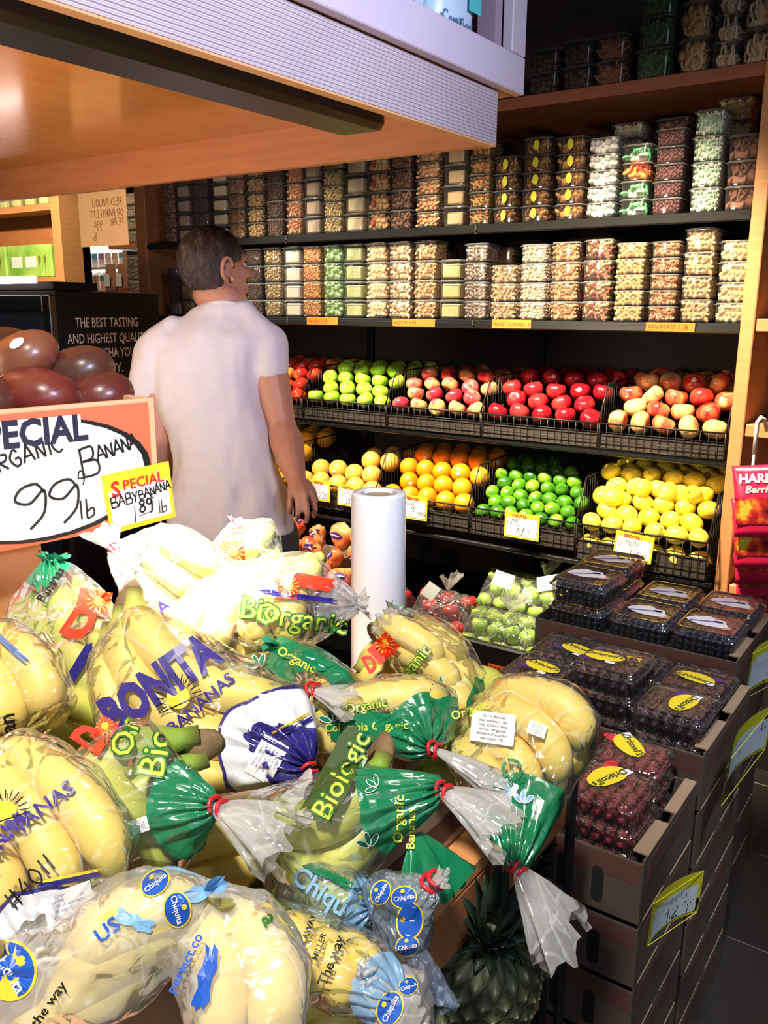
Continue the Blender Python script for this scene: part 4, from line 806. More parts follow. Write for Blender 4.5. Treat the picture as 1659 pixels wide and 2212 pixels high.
q = MB(BO); put_text(q, 'S', bf, -.036, .018, .030, bold=.03); put_text(q, 'PECIAL', bf, .008, .021, .020, bold=.02, xs=1.05); q.build('heading', RED, bs)
q = MB(BO); hand(q, 'BABY', bf, -.046, -.006, .0150, .0020, .04, sp=.72); hand(q, 'BANANA', bf, -.002, -.003, .0125, .0018, .1, sp=.70); hand(q, '1', bf, -.016, -.033, .024, .0014); hand(q, '89', bf, -.004, -.022, .018, .0026); hand(q, 'c', bf, .016, -.008, .010, .002); hand(q, 'lb', bf, .026, -.030, .018, .0014); stroke(q, [(-.006, -.026), (.010, -.024)], bf, .001); q.build('writing', INK, bs)
q = MB(BO); q.tube([smap(-.001, 1.296, .006), smap(.003, 1.23, .004), smap(.003, 1.0, .0)], .002, 6); q.build('clip', mat('clear_clip', (.4, .4, .4), .2), bs)
# ---- mangoes
MG = mat('mango_skin', (.42, .07, .04), .32, cols=[(.085, .04, .022, .28), (.12, .026, .018, .44), (.16, .026, .02, .58), (.24, .09, .04, .75)], vs=7, rand=.35, coat=.15, bump=.06, bs=300)
q = MB(); R = []
for i in range(19):
    a = math.pi * i / 18; x = -math.cos(a) * .058; rr = math.sin(a) ** .85 * .041
    R.append([(x, rr * math.cos(b) + .010 * math.cos(a * 1.3) * math.sin(a), rr * math.sin(b) * .92) for b in [2 * math.pi * k / 24 for k in range(24)]])
q.rings(R); MGM = q.mesh('skin', MG); q = MB(); q.lathe([(.004, 0), (.0045, .0015), (.002, .003)], 8); MST = q.mesh('stem_scar', mat('stem_brown', (.12, .06, .02), .7))
for i, (px, py, d, e, s, lab) in enumerate([(15, 758, 1.30, (0, .1, .9), .95, 'brownish mango at the very back, left of the stickered mango'), (48, 776, 1.24, (.3, -.5, .5), 1.0, 'dark red mango with a white sticker, top of the heap'), (164, 806, 1.27, (0, -.35, .75), .98, 'dull orange-red mango behind the rightmost mango'),
      (82, 852, 1.21, (0, .1, .7), 1.02, 'purple-red mango in front, below the stickered mango'), (202, 862, 1.26, (0, -.3, .8), 1.03, 'pinkish mango at the right front corner of the box'), (-48, 862, 1.18, (0, .2, 1.2), 1.0, 'mango cut off by the left edge of the picture')]):
    c = at(px, py, d=d); t = thing('mango', lab, 'mango', c, group='mangoes in the raised box', rot=e); t.scale = (s,) * 3; obj('skin', MGM, t); obj('stem_scar', MST, t, loc=(-.0575, .0, 0), rot=(0, -1.57, 0))
    if i == 1:
        Rm = t.rotation_euler.to_matrix().inverted(); v = Rm @ ((EYE - c).normalized() + U_ * .45 + R_ * -.15).normalized()
        tt = BVHTree.FromPolygons([Vector(a) for a in q.v], q.f) if False else None
        bv = BVHTree.FromPolygons([v_.co.copy() for v_ in MGM.vertices], [tuple(p.vertices) for p in MGM.polygons]); hp = bv.ray_cast(v * .3, -v); st_ = obj('sticker', STK, t, loc=hp[0] + hp[1] * .0004); st_.scale = (1.35, 1.0, 1); st_.rotation_mode = 'QUATERNION'; st_.rotation_quaternion = hp[1].to_track_quat('Z', 'Y')
for i in range(3): # hidden fruit that carries the visible ones
    for j in range(3):
        c = Vector(smap(-.34 + .13 * j, 1.28, -.07 - .105 * i)); t = thing('mango', f'mango under the others in the raised box, {NTH[i]} row back, {NTH[j]} from near end', 'mango', c, group='bottom layer of mangoes', rot=(0, 0, SA + 1.57)); obj('skin', MGM, t)
# ------------------------------------------------------------------ left background: cooler, shelves, dairy case
co = (-3.1, 2.1, 0); ck = thing('drinks_cooler', 'black drinks cooler with kombucha slogan on its side panel', 'cooler', co)
def cp(n, f, mm, par=ck, **k): q = MB(co); f(q); return q.build(n, mm, par, **k)
cp('body', lambda q: (q.box(-3.45, -2.8, 1.93, 2.40, .0, 1.575, .004), q.box(-3.44, -2.81, 1.93, 2.12, 1.576, 1.606, .003)), mat('cooler_black', (.007, .006, .006), .7, spec=.15))
cp('door_frame', lambda q: (q.box(-3.45, -3.40, 1.90, 1.929, .1, 1.56, .003), q.box(-2.845, -2.80, 1.90, 1.929, .1, 1.56, .003), q.box(-3.399, -2.846, 1.90, 1.929, 1.50, 1.56, .003)), BLACK)
cp('door_glass', lambda q: q.box(-3.399, -2.846, 1.91, 1.914, .1, 1.499), film('door_glass', haze=.02, gloss=.08, edge=.6))
cp('goods', lambda q: [q.lathe([(.028, 0), (.030, .005), (.030, .11), (.014, .15), (.014, .165)], 12, c=(-3.36 + .068 * i, 1.922 + .0, z)) for i in range(0)] or q.box(-3.39, -2.85, 1.925, 1.929, .1, 1.49), mat('deep_blue_goods', (.02, .03, .10), .4, cols=[(.01, .012, .03, .35), (.03, .06, .2, .6), (.25, .18, .1, .72)], vs=7))
cp('lit_header', lambda q: q.box(-3.42, -2.86, 1.888, 1.899, 1.60, 1.625, .002), mat('lit_strip', (1, .82, .78), .4, emit=11), label='glowing pink-white header strip')
cmap = lambda u, z, off=0: Vector((-2.8 + off, u, z))
q = MB(co); GT = mat('grey_lettering', (.62, .52, .46), .6)
for s, u, z, ww in (('THE BEST TASTING', 2.145, 1.459, .285), ('AND HIGHEST QUALITY', 2.148, 1.401, .372), ('KOMBUCHA YOU', 2.132, 1.346, .262), ('CAN BUY.', 2.108, 1.287, .19)):
    q = MB(co); V, F = text_geo(s, 1, 0, 0, 1); L = max(v[0] for v in V) - min(v[0] for v in V); put_text(q, s, cmap, u, z, .050, bold=.008, xs=ww / (L * .050), off=.0012); q.build('slogan_line', GT, ck)
# orange shelving with green boxes
K1 = 1.38; kz = lambda z: 1.52 + (z - 1.52) * K1
lo = (-6.0, 4.0, 0); ls = thing('wall_shelf_unit', 'orange wood shelf unit at the left edge with green packets', 'shelving', lo)
def lp(n, f, mm): q = MB(lo); f(q); return q.build(n, mm, ls)
lp('post', lambda q: q.box(-5.76, -5.66, 3.98, 4.16, 0, 3.1, .003), WOOD)
for z in (kz(1.672), kz(2.045)): lp('shelf_board', lambda q: q.box(-7.3, -5.762, 3.98, 4.20, z - .045, z, .002), WOODH)
lp('back_panel', lambda q: q.box(-7.3, -5.762, 4.201, 4.22, 0, 3.1), WOODR)
GRN = mat('green_packet', (.24, .52, .06), .45, cols=[(.16, .44, .05, .35), (.40, .70, .14, .55), (.66, .84, .30, .7)], vs=4)
for i, (x0, x1) in enumerate(((-6.40, -5.84), (-7.0, -6.43))):
    t = thing('green_packet', ['green picture packet on the left shelf, the wider one beside the post', 'green packet at the extreme left of the shelf'][i], 'packet', ((x0 + x1) / 2, 4.06, kz(1.672) + .001))
    q = MB(); w = (x1 - x0) / 2; q.box(-w, w, -.05, .05, 0, .24, .01); q.build('body', GRN, t)
    fm = plane_map((0, -.0502, 0), (1, 0, 0), (0, 0, 1)); q = MB(); [put_shape(q, rect(-w + .05 + .18 * k, .075, -w + .19 + .18 * k, .155), fm) for k in range(2)]; q.build('white_label', WHITE, t)
    q = MB()
    for k in range(2): u = w - .08 - .07 * k; stroke(q, [(u, .02), (u, .11)], fm, .004); put_shape(q, ell(u, .13, .016, .03), fm)
    q.build('print', mat('olive_print', (.22, .2, .05), .5), t)
for k in range(4):
    tt = tub('pale green seeds', TA, (-5.90 - .18 * k, 4.08, kz(2.045) + .001), 0, f'tub of pale green seeds, {NTH[k]} from the post on the upper left shelf', 'tubs on the upper left shelf'); tt.scale = (1.3,) * 3
# tall dark frame between, orange rack with tubs and packets
do = (-4.2, 3.35, 0); dk = thing('side_rack', 'narrow orange rack of tubs seen left of the produce unit', 'shelving', do)
def dp(n, f, mm): q = MB(do); f(q); return q.build(n, mm, dk)
for z, xa in ((1.857, -4.13), (1.60, -4.36), (2.25, -4.13)): dp('shelf_board', lambda q: q.box(xa, -3.76, 3.20, 3.48, z - .03, z, .002), WOODR)
dp('post', lambda q: q.box(-3.80, -3.765, 3.20, 3.48, 0, 1.569, .002), WOODR)
dp('rear_panel', lambda q: q.box(-4.13, -3.76, 3.481, 3.50, 1.858, 2.7), WOODR)
for c in range(3):
    for k in range(4): tub(['greyish seeds', 'pale beans', 'tan seeds'][c], .064, (-3.83 - .122 * c, 3.27, 1.858 + k * .0645), 0, f"tub of {['greyish seeds', 'pale beans', 'tan seeds'][c]}, {ORD[k]} from bottom, upper board of the narrow side rack", 'tubs on the narrow side rack')
for c in range(2):
    for k in range(3): tub('greyish seeds', .064, (-3.83 - .125 * c, 3.27, 1.601 + k * .0645), 0, f"tub of greyish seeds, {ORD[k]} from bottom, {['right', 'left'][c]} stack, lower board of side rack", 'tubs low on the narrow side rack')
for k in range(2):
    t = thing('brown_pouch', f"brown printed pouch, {['nearer the tubs', 'farther left'][k]}, on the narrow side rack", 'pouch', (-4.09 - .105 * k, 3.26, 1.601)); q = MB(); q.rings([[(.048 * math.cos(a), .03 * math.sin(a) * (1 - i * .22), .038 * i) for a in [2 * math.pi * j / 16 for j in range(16)]] for i in range(5)]); q.build('body', mat('brown_pouch', (.40, .20, .12), .5), t)
    q = MB(); put_shape(q, rect(-.025, .03, .025, .10), plane_map((0, -.032, 0), (1, 0, 0), (0, 0, 1))); q.build('label', WHITE, t)
K2 = 1.24; ez = lambda z: 1.52 + (z - 1.52) * K2
eo = (-5.7 * K2, 4.3 * K2, 0); dc = thing('dairy_case', 'brightly lit white dairy case far behind the paper sign', 'refrigerator', eo)
def ep(n, f, mm, **k): q = MB(eo); f(q); return q.build(n, mm, dc, **k)
EB = lambda q, x0, x1, y0, y1, z0, z1, c=0: q.box(x0 * K2, x1 * K2, y0 * K2, y1 * K2, z0 if z0 < .5 else ez(z0), ez(z1), c)
ep('cabinet', lambda q: (EB(q, -6.15, -5.15, 4.44, 4.48, 0, 2.1), EB(q, -6.15, -6.1, 4.15, 4.44, 0, 2.1), EB(q, -5.2, -5.15, 4.15, 4.44, 0, 2.1), EB(q, -6.1, -5.2, 4.15, 4.44, 2.05, 2.1)), mat('case_white', (.8, .8, .8), .4))
ep('lit_panel', lambda q: EB(q, -6.09, -5.21, 4.43, 4.438, .4, 2.04), mat('case_light', (1, .97, .9), .5, emit=5))
ep('light_tube', lambda q: q.tube([(-6.08 * K2, 4.2 * K2, ez(2.02)), (-5.22 * K2, 4.2 * K2, ez(2.02))], .012, 8), mat('tube_glow', (1, .98, .92), .5, emit=40))
for z in (1.64, 1.80): ep('shelf', lambda q: EB(q, -6.09, -5.21, 4.17, 4.42, z - .015, z), WHITE)
ep('mullion', lambda q: EB(q, -5.60, -5.57, 4.12, 4.149, .3, 2.05, .002), mat('steel', (.4, .4, .4), .3, metal=.8))
CC = [(.80, .80, .78), (.10, .50, .55), (.30, .16, .50), (.82, .72, .5), (.1, .35, .5)]
for r_, z in enumerate((1.641, 1.801)):
    for i in range(11):
        t = thing('milk_carton', f"{['white', 'teal', 'purple', 'cream', 'blue'][(i * 3 + r_) % 5]} capped carton, {NTH[i]} from the left on the {['lower', 'upper'][r_]} dairy shelf", 'carton', ((-6.04 + .078 * i) * K2, 4.22 * K2, ez(z) + .001), group='cartons in the dairy case'); t.scale = (K2,) * 3
        q = MB(); q.box(-.032, .032, -.03, .03, 0, .10, .003); q.add([(-.03, -.03, .1), (.03, -.03, .1), (.03, .03, .1), (-.03, .03, .1), (-.03, 0, .128), (.03, 0, .128)], [(0, 1, 5, 4), (2, 3, 4, 5), (0, 4, 3), (1, 2, 5)]); q.build('body', mat('carton_white', (.82, .82, .80), .5), t)
        q = MB(); q.box(-.0325, .0325, -.0305, -.030, .06, .097); q.build('band', mat('carton_%d' % ((i * 3 + r_) % 5), CC[(i * 3 + r_) % 5], .5), t)
dd = MB((-6.0, 4.35, 0)); dd.box(-6.26, -5.92, 4.30, 4.42, 0, 3.05); t = thing('dark_pillar', 'dark grey pillar between the left shelf and the dairy case', 'pillar', (-6.0, 4.35, 0)); dd.build('body', mat('pillar_grey', (.06, .06, .06), .5), t)
# ------------------------------------------------------------------ hanging sweet bags at the right edge
HB = Vector((-.556, 2.74, 1.20)); hk = thing('plastic_hanger', 'white plastic hook strip hanging from the right shelf board', 'hook', HB)
q = MB(); q.tube([(.012, .06, -.035), (.012, .02, .0), (.004, .0, .01), (-.004, 0, -.005), (-.004, 0, -.10)], .0065, 8); q.build('hook', mat('hook_white', (.85, .82, .82), .4), hk)
q = MB(); q.box(-.008, .0, -.004, .004, -.19, -.10, .002); q.build('strip', mat('hook_white', (.85, .82, .82), .4), hk)
PK = mat('pink_bag', (.72, .02, .09), .28, var=.05, bump=.25, bs=20); FR = mat('berry_print', (.2, .02, .02), .3, cols=[(.04, .01, .01, .3), (.45, .02, .02, .45), (.70, .10, .03, .55), (.75, .60, .05, .66), (.10, .30, .04, .8)], vs=26, coat=.4)
for k in range(5):
    z = 1.075 - [0, .105, .165, .225, .30][k]; t = thing('sweet_bag', ['pink topped sweet bag with white lettering, uppermost of the hanging strip', 'sweet bag second from the top of the hanging strip', 'sweet bag third from the top of the hanging strip', 'sweet bag fourth down the hanging strip', 'lowest sweet bag of the hanging strip'][k], 'bag', (-.525, 2.70 + .034 * k, z), group='hanging sweet bags', rot=(-.10, -.14, .1 + .05 * k))
    hh = .215; q = MB(); R = []
    for i in range(11):
        zz = -hh * i / 10; th = .002 + .016 * math.sin(math.pi * i / 10); R.append([(.086 * (1 - .05 * math.sin(math.pi * i / 10)) * math.copysign(abs(math.cos(a)) ** .5, math.cos(a)), th * math.sin(a) + .002 * noise.noise(Vector((a * 3, zz * 30, k))), zz) for a in [2 * math.pi * j / 24 for j in range(24)]])
    q.rings(R); q.build('body', PK, t)
    fm = plane_map((0, -.0175, 0), (1, 0, 0), (0, 0, 1)); q = MB()
    def fb(u, v, off=0): return Vector((u, -.0035 - .0165 * math.sin(math.pi * min(1, max(0, -v / hh))) - off, v))
    put_shape(q, rect(-.078, -.175, .078, -.095, 4), fb, .0008, sub=.02); q.build('fruit_picture', FR, t)
    q = MB(); put_text(q, 'HARIBO', fb, .0, -.040, .036, bold=.05, off=.001, sub=.02); put_text(q, 'Berries', fb, -.005, -.072, .030, bold=.03, shear=.2, off=.001, sub=.02); q.build('lettering', mat('pinkish_white', (.90, .62, .68), .4), t)
# ------------------------------------------------------------------ the shopper
def remesh(mb, name, mats, vox, parent=None, smooth=3, disp=None, **k):
    o = bpy.data.objects.new('tmp', mb.mesh('tmp', mats)); COL.objects.link(o)
    r = o.modifiers.new('r', 'REMESH'); r.mode = 'VOXEL'; r.voxel_size = vox; r.use_smooth_shade = True
    s = o.modifiers.new('s', 'SMOOTH'); s.factor = .6; s.iterations = smooth
    dg = bpy.context.evaluated_depsgraph_get(); me = bpy.data.meshes.new_from_object(o.evaluated_get(dg)); bpy.data.objects.remove(o); me.name = name
    if disp:
        n = len(me.vertices); co = np.zeros(n * 3); me.vertices.foreach_get('co', co); co = co.reshape(-1, 3); no = np.zeros(n * 3); me.vertices.foreach_get('normal', no); no = no.reshape(-1, 3)
        d = np.array([disp(Vector(c)) for c in co]); co += no * d[:, None]; me.vertices.foreach_set('co', co.ravel()); me.update()
    me.polygons.foreach_set('use_smooth', [True] * len(me.polygons))
    return obj(name, me, parent, **k)
def cap(q, a, ra, b, rb, n=14):
    a, b = Vector(a), Vector(b); d = (b - a); L = d.length; M = rotm(d) if L > 1e-6 else Matrix.Identity(3); R = []
    for s in range(7): t = math.pi / 2 * (1 - s / 6); R.append((ra * math.cos(t) + 1e-4, -ra * math.sin(t)))
    for s in range(7): t = math.pi / 2 * (s / 6); R.append((rb * math.cos(t) + 1e-4, L + rb * math.sin(t)))
    q.rings([[a + M @ Vector((r * math.cos(2 * math.pi * j / n), r * math.sin(2 * math.pi * j / n), z)) for j in range(n)] for r, z in R])
def chain(q, pts):
    for (a, ra), (b, rb) in zip(pts[:-1], pts[1:]): cap(q, a, ra, b, rb)
PD = 2.45; foot = at(490, 900, d=PD); FO = Vector((foot.x, foot.y, 0)); TH = math.radians(38)
FWD = Vector((-math.sin(TH), math.cos(TH), 0)); LAT = Vector((FWD.y, -FWD.x, 0))        # facing, and his right-hand side
man = thing('person', 'person with short dark hair seen from behind in a white T-shirt and dark trousers', 'person', FO)
SKIN = mat('skin', (.56, .27, .17), .5, var=.06, vs=14, sub=.12)
def sect(y, xl, xr, k, grow=0.0, dz=0, fwd=0.0):
    a, b = at(xl, y, d=PD), at(xr, y, d=PD); c = (a + b) / 2 + FWD * fwd; hw = (b - a).length / 2 * 1.0 + grow; z = c.z + dz
    return [Vector((c.x, c.y, z)) + LAT * hw * math.copysign(abs(math.cos(t)) ** .85, math.cos(t)) + FWD * (hw * k) * math.copysign(abs(math.sin(t)) ** .9, math.sin(t)) for t in [2 * math.pi * j / 28 for j in range(28)]]
TOR = [(1150, 368, 632, .62), (1100, 368, 626, .62), (1050, 380, 612, .64), (990, 384, 592, .66), (930, 372, 574, .66), (870, 345, 562, .62), (810, 330, 562, .58), (765, 326, 580, .54), (728, 340, 596, .48), (700, 368, 580, .44), (682, 402, 562, .46), (668, 428, 548, .62), (655, 445, 535, .80)]
hc = at(462, 568, d=2.46); HY = math.radians(-48) + TH; HF = Vector((-math.sin(HY), math.cos(HY), 0)); HR = Vector((HF.y, -HF.x, 0)); TILT = math.radians(4)
HU = (Vector((0, 0, 1)) * math.cos(TILT) - HF * math.sin(TILT)); HFt = (HF * math.cos(TILT) + Vector((0, 0, 1)) * math.sin(TILT))
hp = lambda x, y, z: hc + HR * x + HFt * y + HU * z
HM = Matrix((HR, HFt, HU)).transposed()
q = MB(FO)
q.rings([sect(y, xl, xr, k, -.014) for y, xl, xr, k in TOR])
# neck, head
chain(q, [(at(488, 690, d=2.47), .058), (at(484, 655, d=2.465), .056), (hp(0, -.018, -.085), .054)])
q.blob(hp(0, -.006, .002), (.074, .092, .088), HM, 2); q.blob(hp(0, .026, -.045), (.060, .070, .085), HM, 2); q.blob(hp(0, .062, -.108), (.026, .024, .020), HM, 1)
cap(q, hp(-.045, .03, -.085), .022, hp(-.02, .072, -.108), .018); cap(q, hp(.045, .03, -.085), .022, hp(.02, .072, -.108), .018)
cap(q, hp(0, .090, .005), .010, hp(0, .118, -.038), .0125); cap(q, hp(-.014, .098, -.04), .009, hp(.014, .098, -.04), .009)
cap(q, hp(-.03, .080, .012), .013, hp(.03, .080, .012), .013); cap(q, hp(-.018, .092, -.068), .008, hp(.018, .092, -.068), .008); cap(q, hp(-.016, .091, -.080), .009, hp(.016, .091, -.080), .009)
q.blob(hp(-.042, .066, -.03), (.022, .02, .02), HM, 1); q.blob(hp(.042, .066, -.03), (.022, .02, .02), HM, 1)
for s in (-1, 1):                                        # ears: rim, bowl, lobe
    pts = [hp(s * (.078 + .006 * math.sin(a)), -.006 - .020 * math.cos(a) * .9 - .004, -.018 + .031 * math.sin(a)) for a in [math.radians(t) for t in (-70, -30, 10, 50, 90, 130, 165)]]
    for a, b in zip(pts[:-1], pts[1:]): cap(q, a, .0058, b, .0058, 8)
    q.blob(hp(s * .071, -.004, -.020), (.005, .013, .022), HM, 1); q.blob(hp(s * .077, .006, -.047), (.007, .008, .010), HM, 1)
# right arm and hand (the one in view), left arm
rs_, re_, rw_ = at(568, 748, d=2.47), at(608, 925, d=2.46), at(640, 1035, d=2.35)
chain(q, [(rs_, .060), (rs_.lerp(re_, .45), .054), (re_, .043)]); chain(q, [(re_, .043), (re_.lerp(rw_, .3) + R_ * .004, .048), (re_.lerp(rw_, .7), .038), (rw_, .027)])
ls_, le_, lw_ = at(342, 768, d=2.44), at(340, 945, d=2.45), at(372, 1050, d=2.62)
chain(q, [(ls_, .058), (ls_.lerp(le_, .5), .050), (le_, .042)]); chain(q, [(le_, .042), (le_.lerp(lw_, .3), .045), (lw_, .027)])
def hand_(q, w, pts, thumb):
    pc = w.lerp(pts[1][0], .55)
    for f in pts: chain(q, [(w.lerp(f[0], .25), .020), (f[0], .0125)])
    for f in pts: chain(q, [(f[0], .0100), (f[1], .0084), (f[2], .0076), (f[3], .0066)])
    chain(q, [(w.lerp(thumb[0], .2), .016), (thumb[0], .0135), (thumb[1], .011), (thumb[2], .009)])
H = lambda x, y, d: at(x, y, d=d)
hand_(q, rw_, [[H(671, 1064, 2.32), H(679, 1084, 2.31), H(681, 1101, 2.31), H(678, 1116, 2.33)], [H(657, 1070, 2.29), H(662, 1092, 2.28), H(664, 1111, 2.28), H(662, 1128, 2.30)],
               [H(643, 1071, 2.29), H(644, 1092, 2.28), H(644, 1109, 2.28), H(641, 1123, 2.31)], [H(630, 1066, 2.31), H(627, 1082, 2.31), H(626, 1096, 2.31), H(627, 1108, 2.33)]], [H(665, 1048, 2.38), H(676, 1064, 2.42), H(682, 1080, 2.43)])
fw = FWD
hand_(q, lw_, [[lw_ + fw * .085 + LAT * (.02 * i - .03) + Vector((0, 0, -.01)), lw_ + fw * .12 + LAT * (.02 * i - .03) + Vector((0, 0, -.02)), lw_ + fw * .14 + LAT * (.02 * i - .03) + Vector((0, 0, -.04)), lw_ + fw * .145 + LAT * (.02 * i - .03) + Vector((0, 0, -.055))] for i in range(4)], [lw_ + fw * .03 + LAT * .04, lw_ + fw * .06 + LAT * .055, lw_ + fw * .08 + LAT * .055])
# legs under the trousers, feet
hipc = Vector((foot.x, foot.y, .90)) + LAT * .015
for s in (-1, 1):
    hj = hipc + LAT * s * .085; kn = Vector((hj.x, hj.y, .50)) + LAT * s * .02 + FWD * .02; an = Vector((kn.x, kn.y, .09)) - FWD * .03
    chain(q, [(hj, .085), (kn, .056), (an, .040)]); chain(q, [(an + Vector((0, 0, -.03)), .038), (an + FWD * .15 + Vector((0, 0, -.055)), .028)])
cap(q, hipc - LAT * .06, .10, hipc + LAT * .06, .10)
remesh(q, 'body', SKIN, .0046, man, 2)
EYEW = mat('eye_white', (.8, .78, .75), .2); q = MB(FO)
for s in (-1, 1): q.blob(hp(s * .030, .078, -.012), .0118, None, 1)
q.build('eyes', [EYEW], man); q = MB(FO)
for s in (-1, 1): q.blob(hp(s * .030, .0865, -.012), (.005, .004, .005), HM, 1)
q.build('irises', mat('iris_brown', (.04, .02, .01), .2), man)
# hair
HAIR = mat('dark_hair', (.045, .030, .024), .55, cols=[(.030, .019, .015, .35), (.055, .040, .034, .55), (.17, .14, .13, .74)], vs=55, stretch=(1, 1, .35), bump=.9, bs=230)
q = MB(FO); R = []; nu, nv = 72, 44
for i in range(nv + 1):
    th = math.pi * i / nv; row = []
    for j in range(nu):
        ph = 2 * math.pi * j / nu; x, y, z = math.sin(th) * math.sin(ph), math.sin(th) * math.cos(ph), math.cos(th)       # y forward in the head's frame
        front = y - .50 - .55 * max(0, z) + .55 * (z < 0) * z * -1 * .6
        side = (y + .12 - .15 * max(0, z)) if z < .02 else -1                       # clear of the ear and cheek below the temple
        sb = 1 if (abs(x) > .6 and .05 < y < .32 and -.28 < z < .15) else 0                # sideburn
        m_ = 1.0
        if front > 0: m_ = max(0, 1 - front / .10)
        if side > 0 and z < -.02: m_ = min(m_, max(0, 1 - side / .10)) if not sb else .55
        if z < -.62: m_ = min(m_, max(0, 1 - (-.62 - z) / .14)) if y < -.2 else 0
        nz_ = noise.noise(Vector((x * 9, y * 9, z * 5))) * .003 + noise.noise(Vector((x * 30, y * 30, z * 12))) * .0022
        k_ = (.93 + .155 * min(1, m_ * 1.4)) + (nz_ / .09 if m_ > .3 else 0)
        row.append(hp(x * .0745 * k_, (y * .093 - .006) * k_ - (.004 if y < 0 else 0), z * .0885 * (k_ + (.025 if z > .3 else 0)) + .003 + (-.022 * max(0, -z - .2) if y < 0 else 0)))
    R.append(row)
q.rings(R, True, False); q.build('hair', HAIR, man)
q = MB(FO); hb = [(at(466, 625, d=2.44) , .040), (at(470, 640, d=2.455), .034)]; 
# T-shirt
def folds(c):
    s = c * 9; w = .0035 + noise.noise(Vector((s.x * 1.6, s.y * 1.6, s.z * .45))) * .0085 + noise.noise(Vector((s.x * 3.5, s.y * 3.5, s.z * 1.2 + c.x * 6))) * .004
    return w * (1.5 if c.z < 1.05 else 1.0)
SHIRT = mat('white_cotton', (.74, .71, .68), .85, var=.03, vs=30, bump=.25, bs=35)
q = MB(FO); q.rings([sect(y, xl, xr, k, .004) for y, xl, xr, k in TOR[:-1]] + [sect(652, 448, 532, .82, .006)])
chain(q, [(rs_, .068), (at(574, 792, d=2.465), .064)]); chain(q, [(ls_, .064), (at(322, 845, d=2.45), .058)])
for a, b in ((rs_, (455, 700)), ): pass
chain(q, [(at(380, 725, d=2.45), .055), (ls_, .064)]); chain(q, [(at(540, 715, d=2.45), .055), (rs_, .068)])
remesh(q, 'shirt', SHIRT, .0075, man, 5, folds, label='white cotton T-shirt, lightly creased')
q = MB(FO); n = 30; cc = at(486, 664, d=2.465)
q.tube([cc + LAT * .060 * math.cos(2 * math.pi * i / n) + FWD * .060 * math.sin(2 * math.pi * i / n) + Vector((0, 0, -.006 - .02 * math.sin(2 * math.pi * i / n))) for i in range(n + 1)], .0055, 8, cap=False); q.build('collar', SHIRT, man)
for nm, a, b, r in (('sleeve_hem', at(574, 792, d=2.465), rs_, .066), ('sleeve_hem', at(322, 845, d=2.45), ls_, .060)):
    pass
DEN = mat('dark_trousers', (.035, .045, .050), .8, var=.1, vs=14, bump=.3, bs=40)
q = MB(FO); q.rings([sect(1215, 378, 640, .60, .0), sect(1180, 376, 640, .62, .0), sect(1120, 380, 626, .60, -.004)])
for s in (-1, 1):
    hj = hipc + LAT * s * .088 + Vector((0, 0, -.04)); kn = Vector((hj.x, hj.y, .50)) + LAT * s * .02 + FWD * .02; an = Vector((kn.x, kn.y, .09)) - FWD * .03
    chain(q, [(hj, .098), (kn, .075), (an, .066)])
remesh(q, 'trousers', DEN, .009, man, 4, lambda c: noise.noise(c * 11) * .005)
for s in (-1, 1):
    an = hipc + LAT * s * .108 - FWD * .01; an.z = 0; q = MB(FO); chain(q, [(an - FWD * .04 + Vector((0, 0, .045)), .045), (an + FWD * .10 + Vector((0, 0, .040)), .040), (an + FWD * .19 + Vector((0, 0, .032)), .032)]); remesh(q, 'shoe', BLK2, .01, man, 2)
# ------------------------------------------------------------------ berry boxes in their card flats
def carton(x0, x1, y0, y1, z0, z1, label, holes=True, group=None):
    o = (x0, y0, z0); t = thing('card_flat', label, 'cardboard box', o, group=group); g = .004
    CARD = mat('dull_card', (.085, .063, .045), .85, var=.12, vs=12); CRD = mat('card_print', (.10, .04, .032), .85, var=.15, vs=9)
    h = z1 - z0; X, Y = x1 - x0, y1 - y0
    q = MB(); q.box(0, X, 0, g, 0, h - .004, .001)
    q.build('front_wall', CARD, t)
    for nm, a in (('rear_wall', (0, X, Y - g, Y, 0, h - .004)), ('side_wall', (0, g, g, Y - g, 0, h)), ('side_wall', (X - g, X, g, Y - g, 0, h)), ('bottom', (g, X - g, g, Y - g, 0, .004))):
        q = MB(); q.box(*a, .001); q.build(nm, CARD, t)
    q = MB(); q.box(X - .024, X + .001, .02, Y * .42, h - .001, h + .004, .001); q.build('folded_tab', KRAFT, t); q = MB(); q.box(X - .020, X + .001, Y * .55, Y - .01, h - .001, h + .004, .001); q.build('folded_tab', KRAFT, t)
    q = MB(); q.box(.02, X - .004, -.0008, 0, h * .62, h * .93); q.box(X, X + .0008, .03, Y * .8, h * .55, h * .9); q.build('faded_print', CRD, t)
    if holes:
        for hx in (X - .22, X - .13, X - .07):
            q = MB(); put_shape(q, [(hx + .010 * math.cos(a), h * .42 + .022 * math.copysign(1, math.sin(a)) + .010 * math.sin(a)) for a in [2 * math.pi * k / 20 + .01 for k in range(20)]], plane_map((0, 0, 0), (1, 0, 0), (0, 0, 1)), .0014); q.build('hand_hole', mat('hole_dark', (.006, .005, .005), .9), t)
    return t
TOPZ = (.69, .72, .755); REG = [(-.815, -.339, 1.185, 1.478, .113), (-.81, -.342, 1.52, 1.888, .117), (-.875, -.383, 1.925, 2.30, .123)]
BN = ['raspberry', 'blackberry', 'blueberry']
for s, (x0, x1, y0, y1, h) in enumerate(REG):
    z = TOPZ[s]; k = 0
    while z > .05:
        z0 = max(.0, z - h + .006) if k else z - h
        carton(x0 + ru(-.002, .002), x1, y0 + ru(0, .003), y1, max(0.0, z - h), z, f"brown card flat of the {BN[s]} stack, {(['topmost'] + ['second', 'third', 'fourth', 'fifth', 'sixth', 'seventh'])[k]}{' from the top' if k else ''}", s == 0, 'stacked card flats under the berries'); z -= h + .005; k += 1
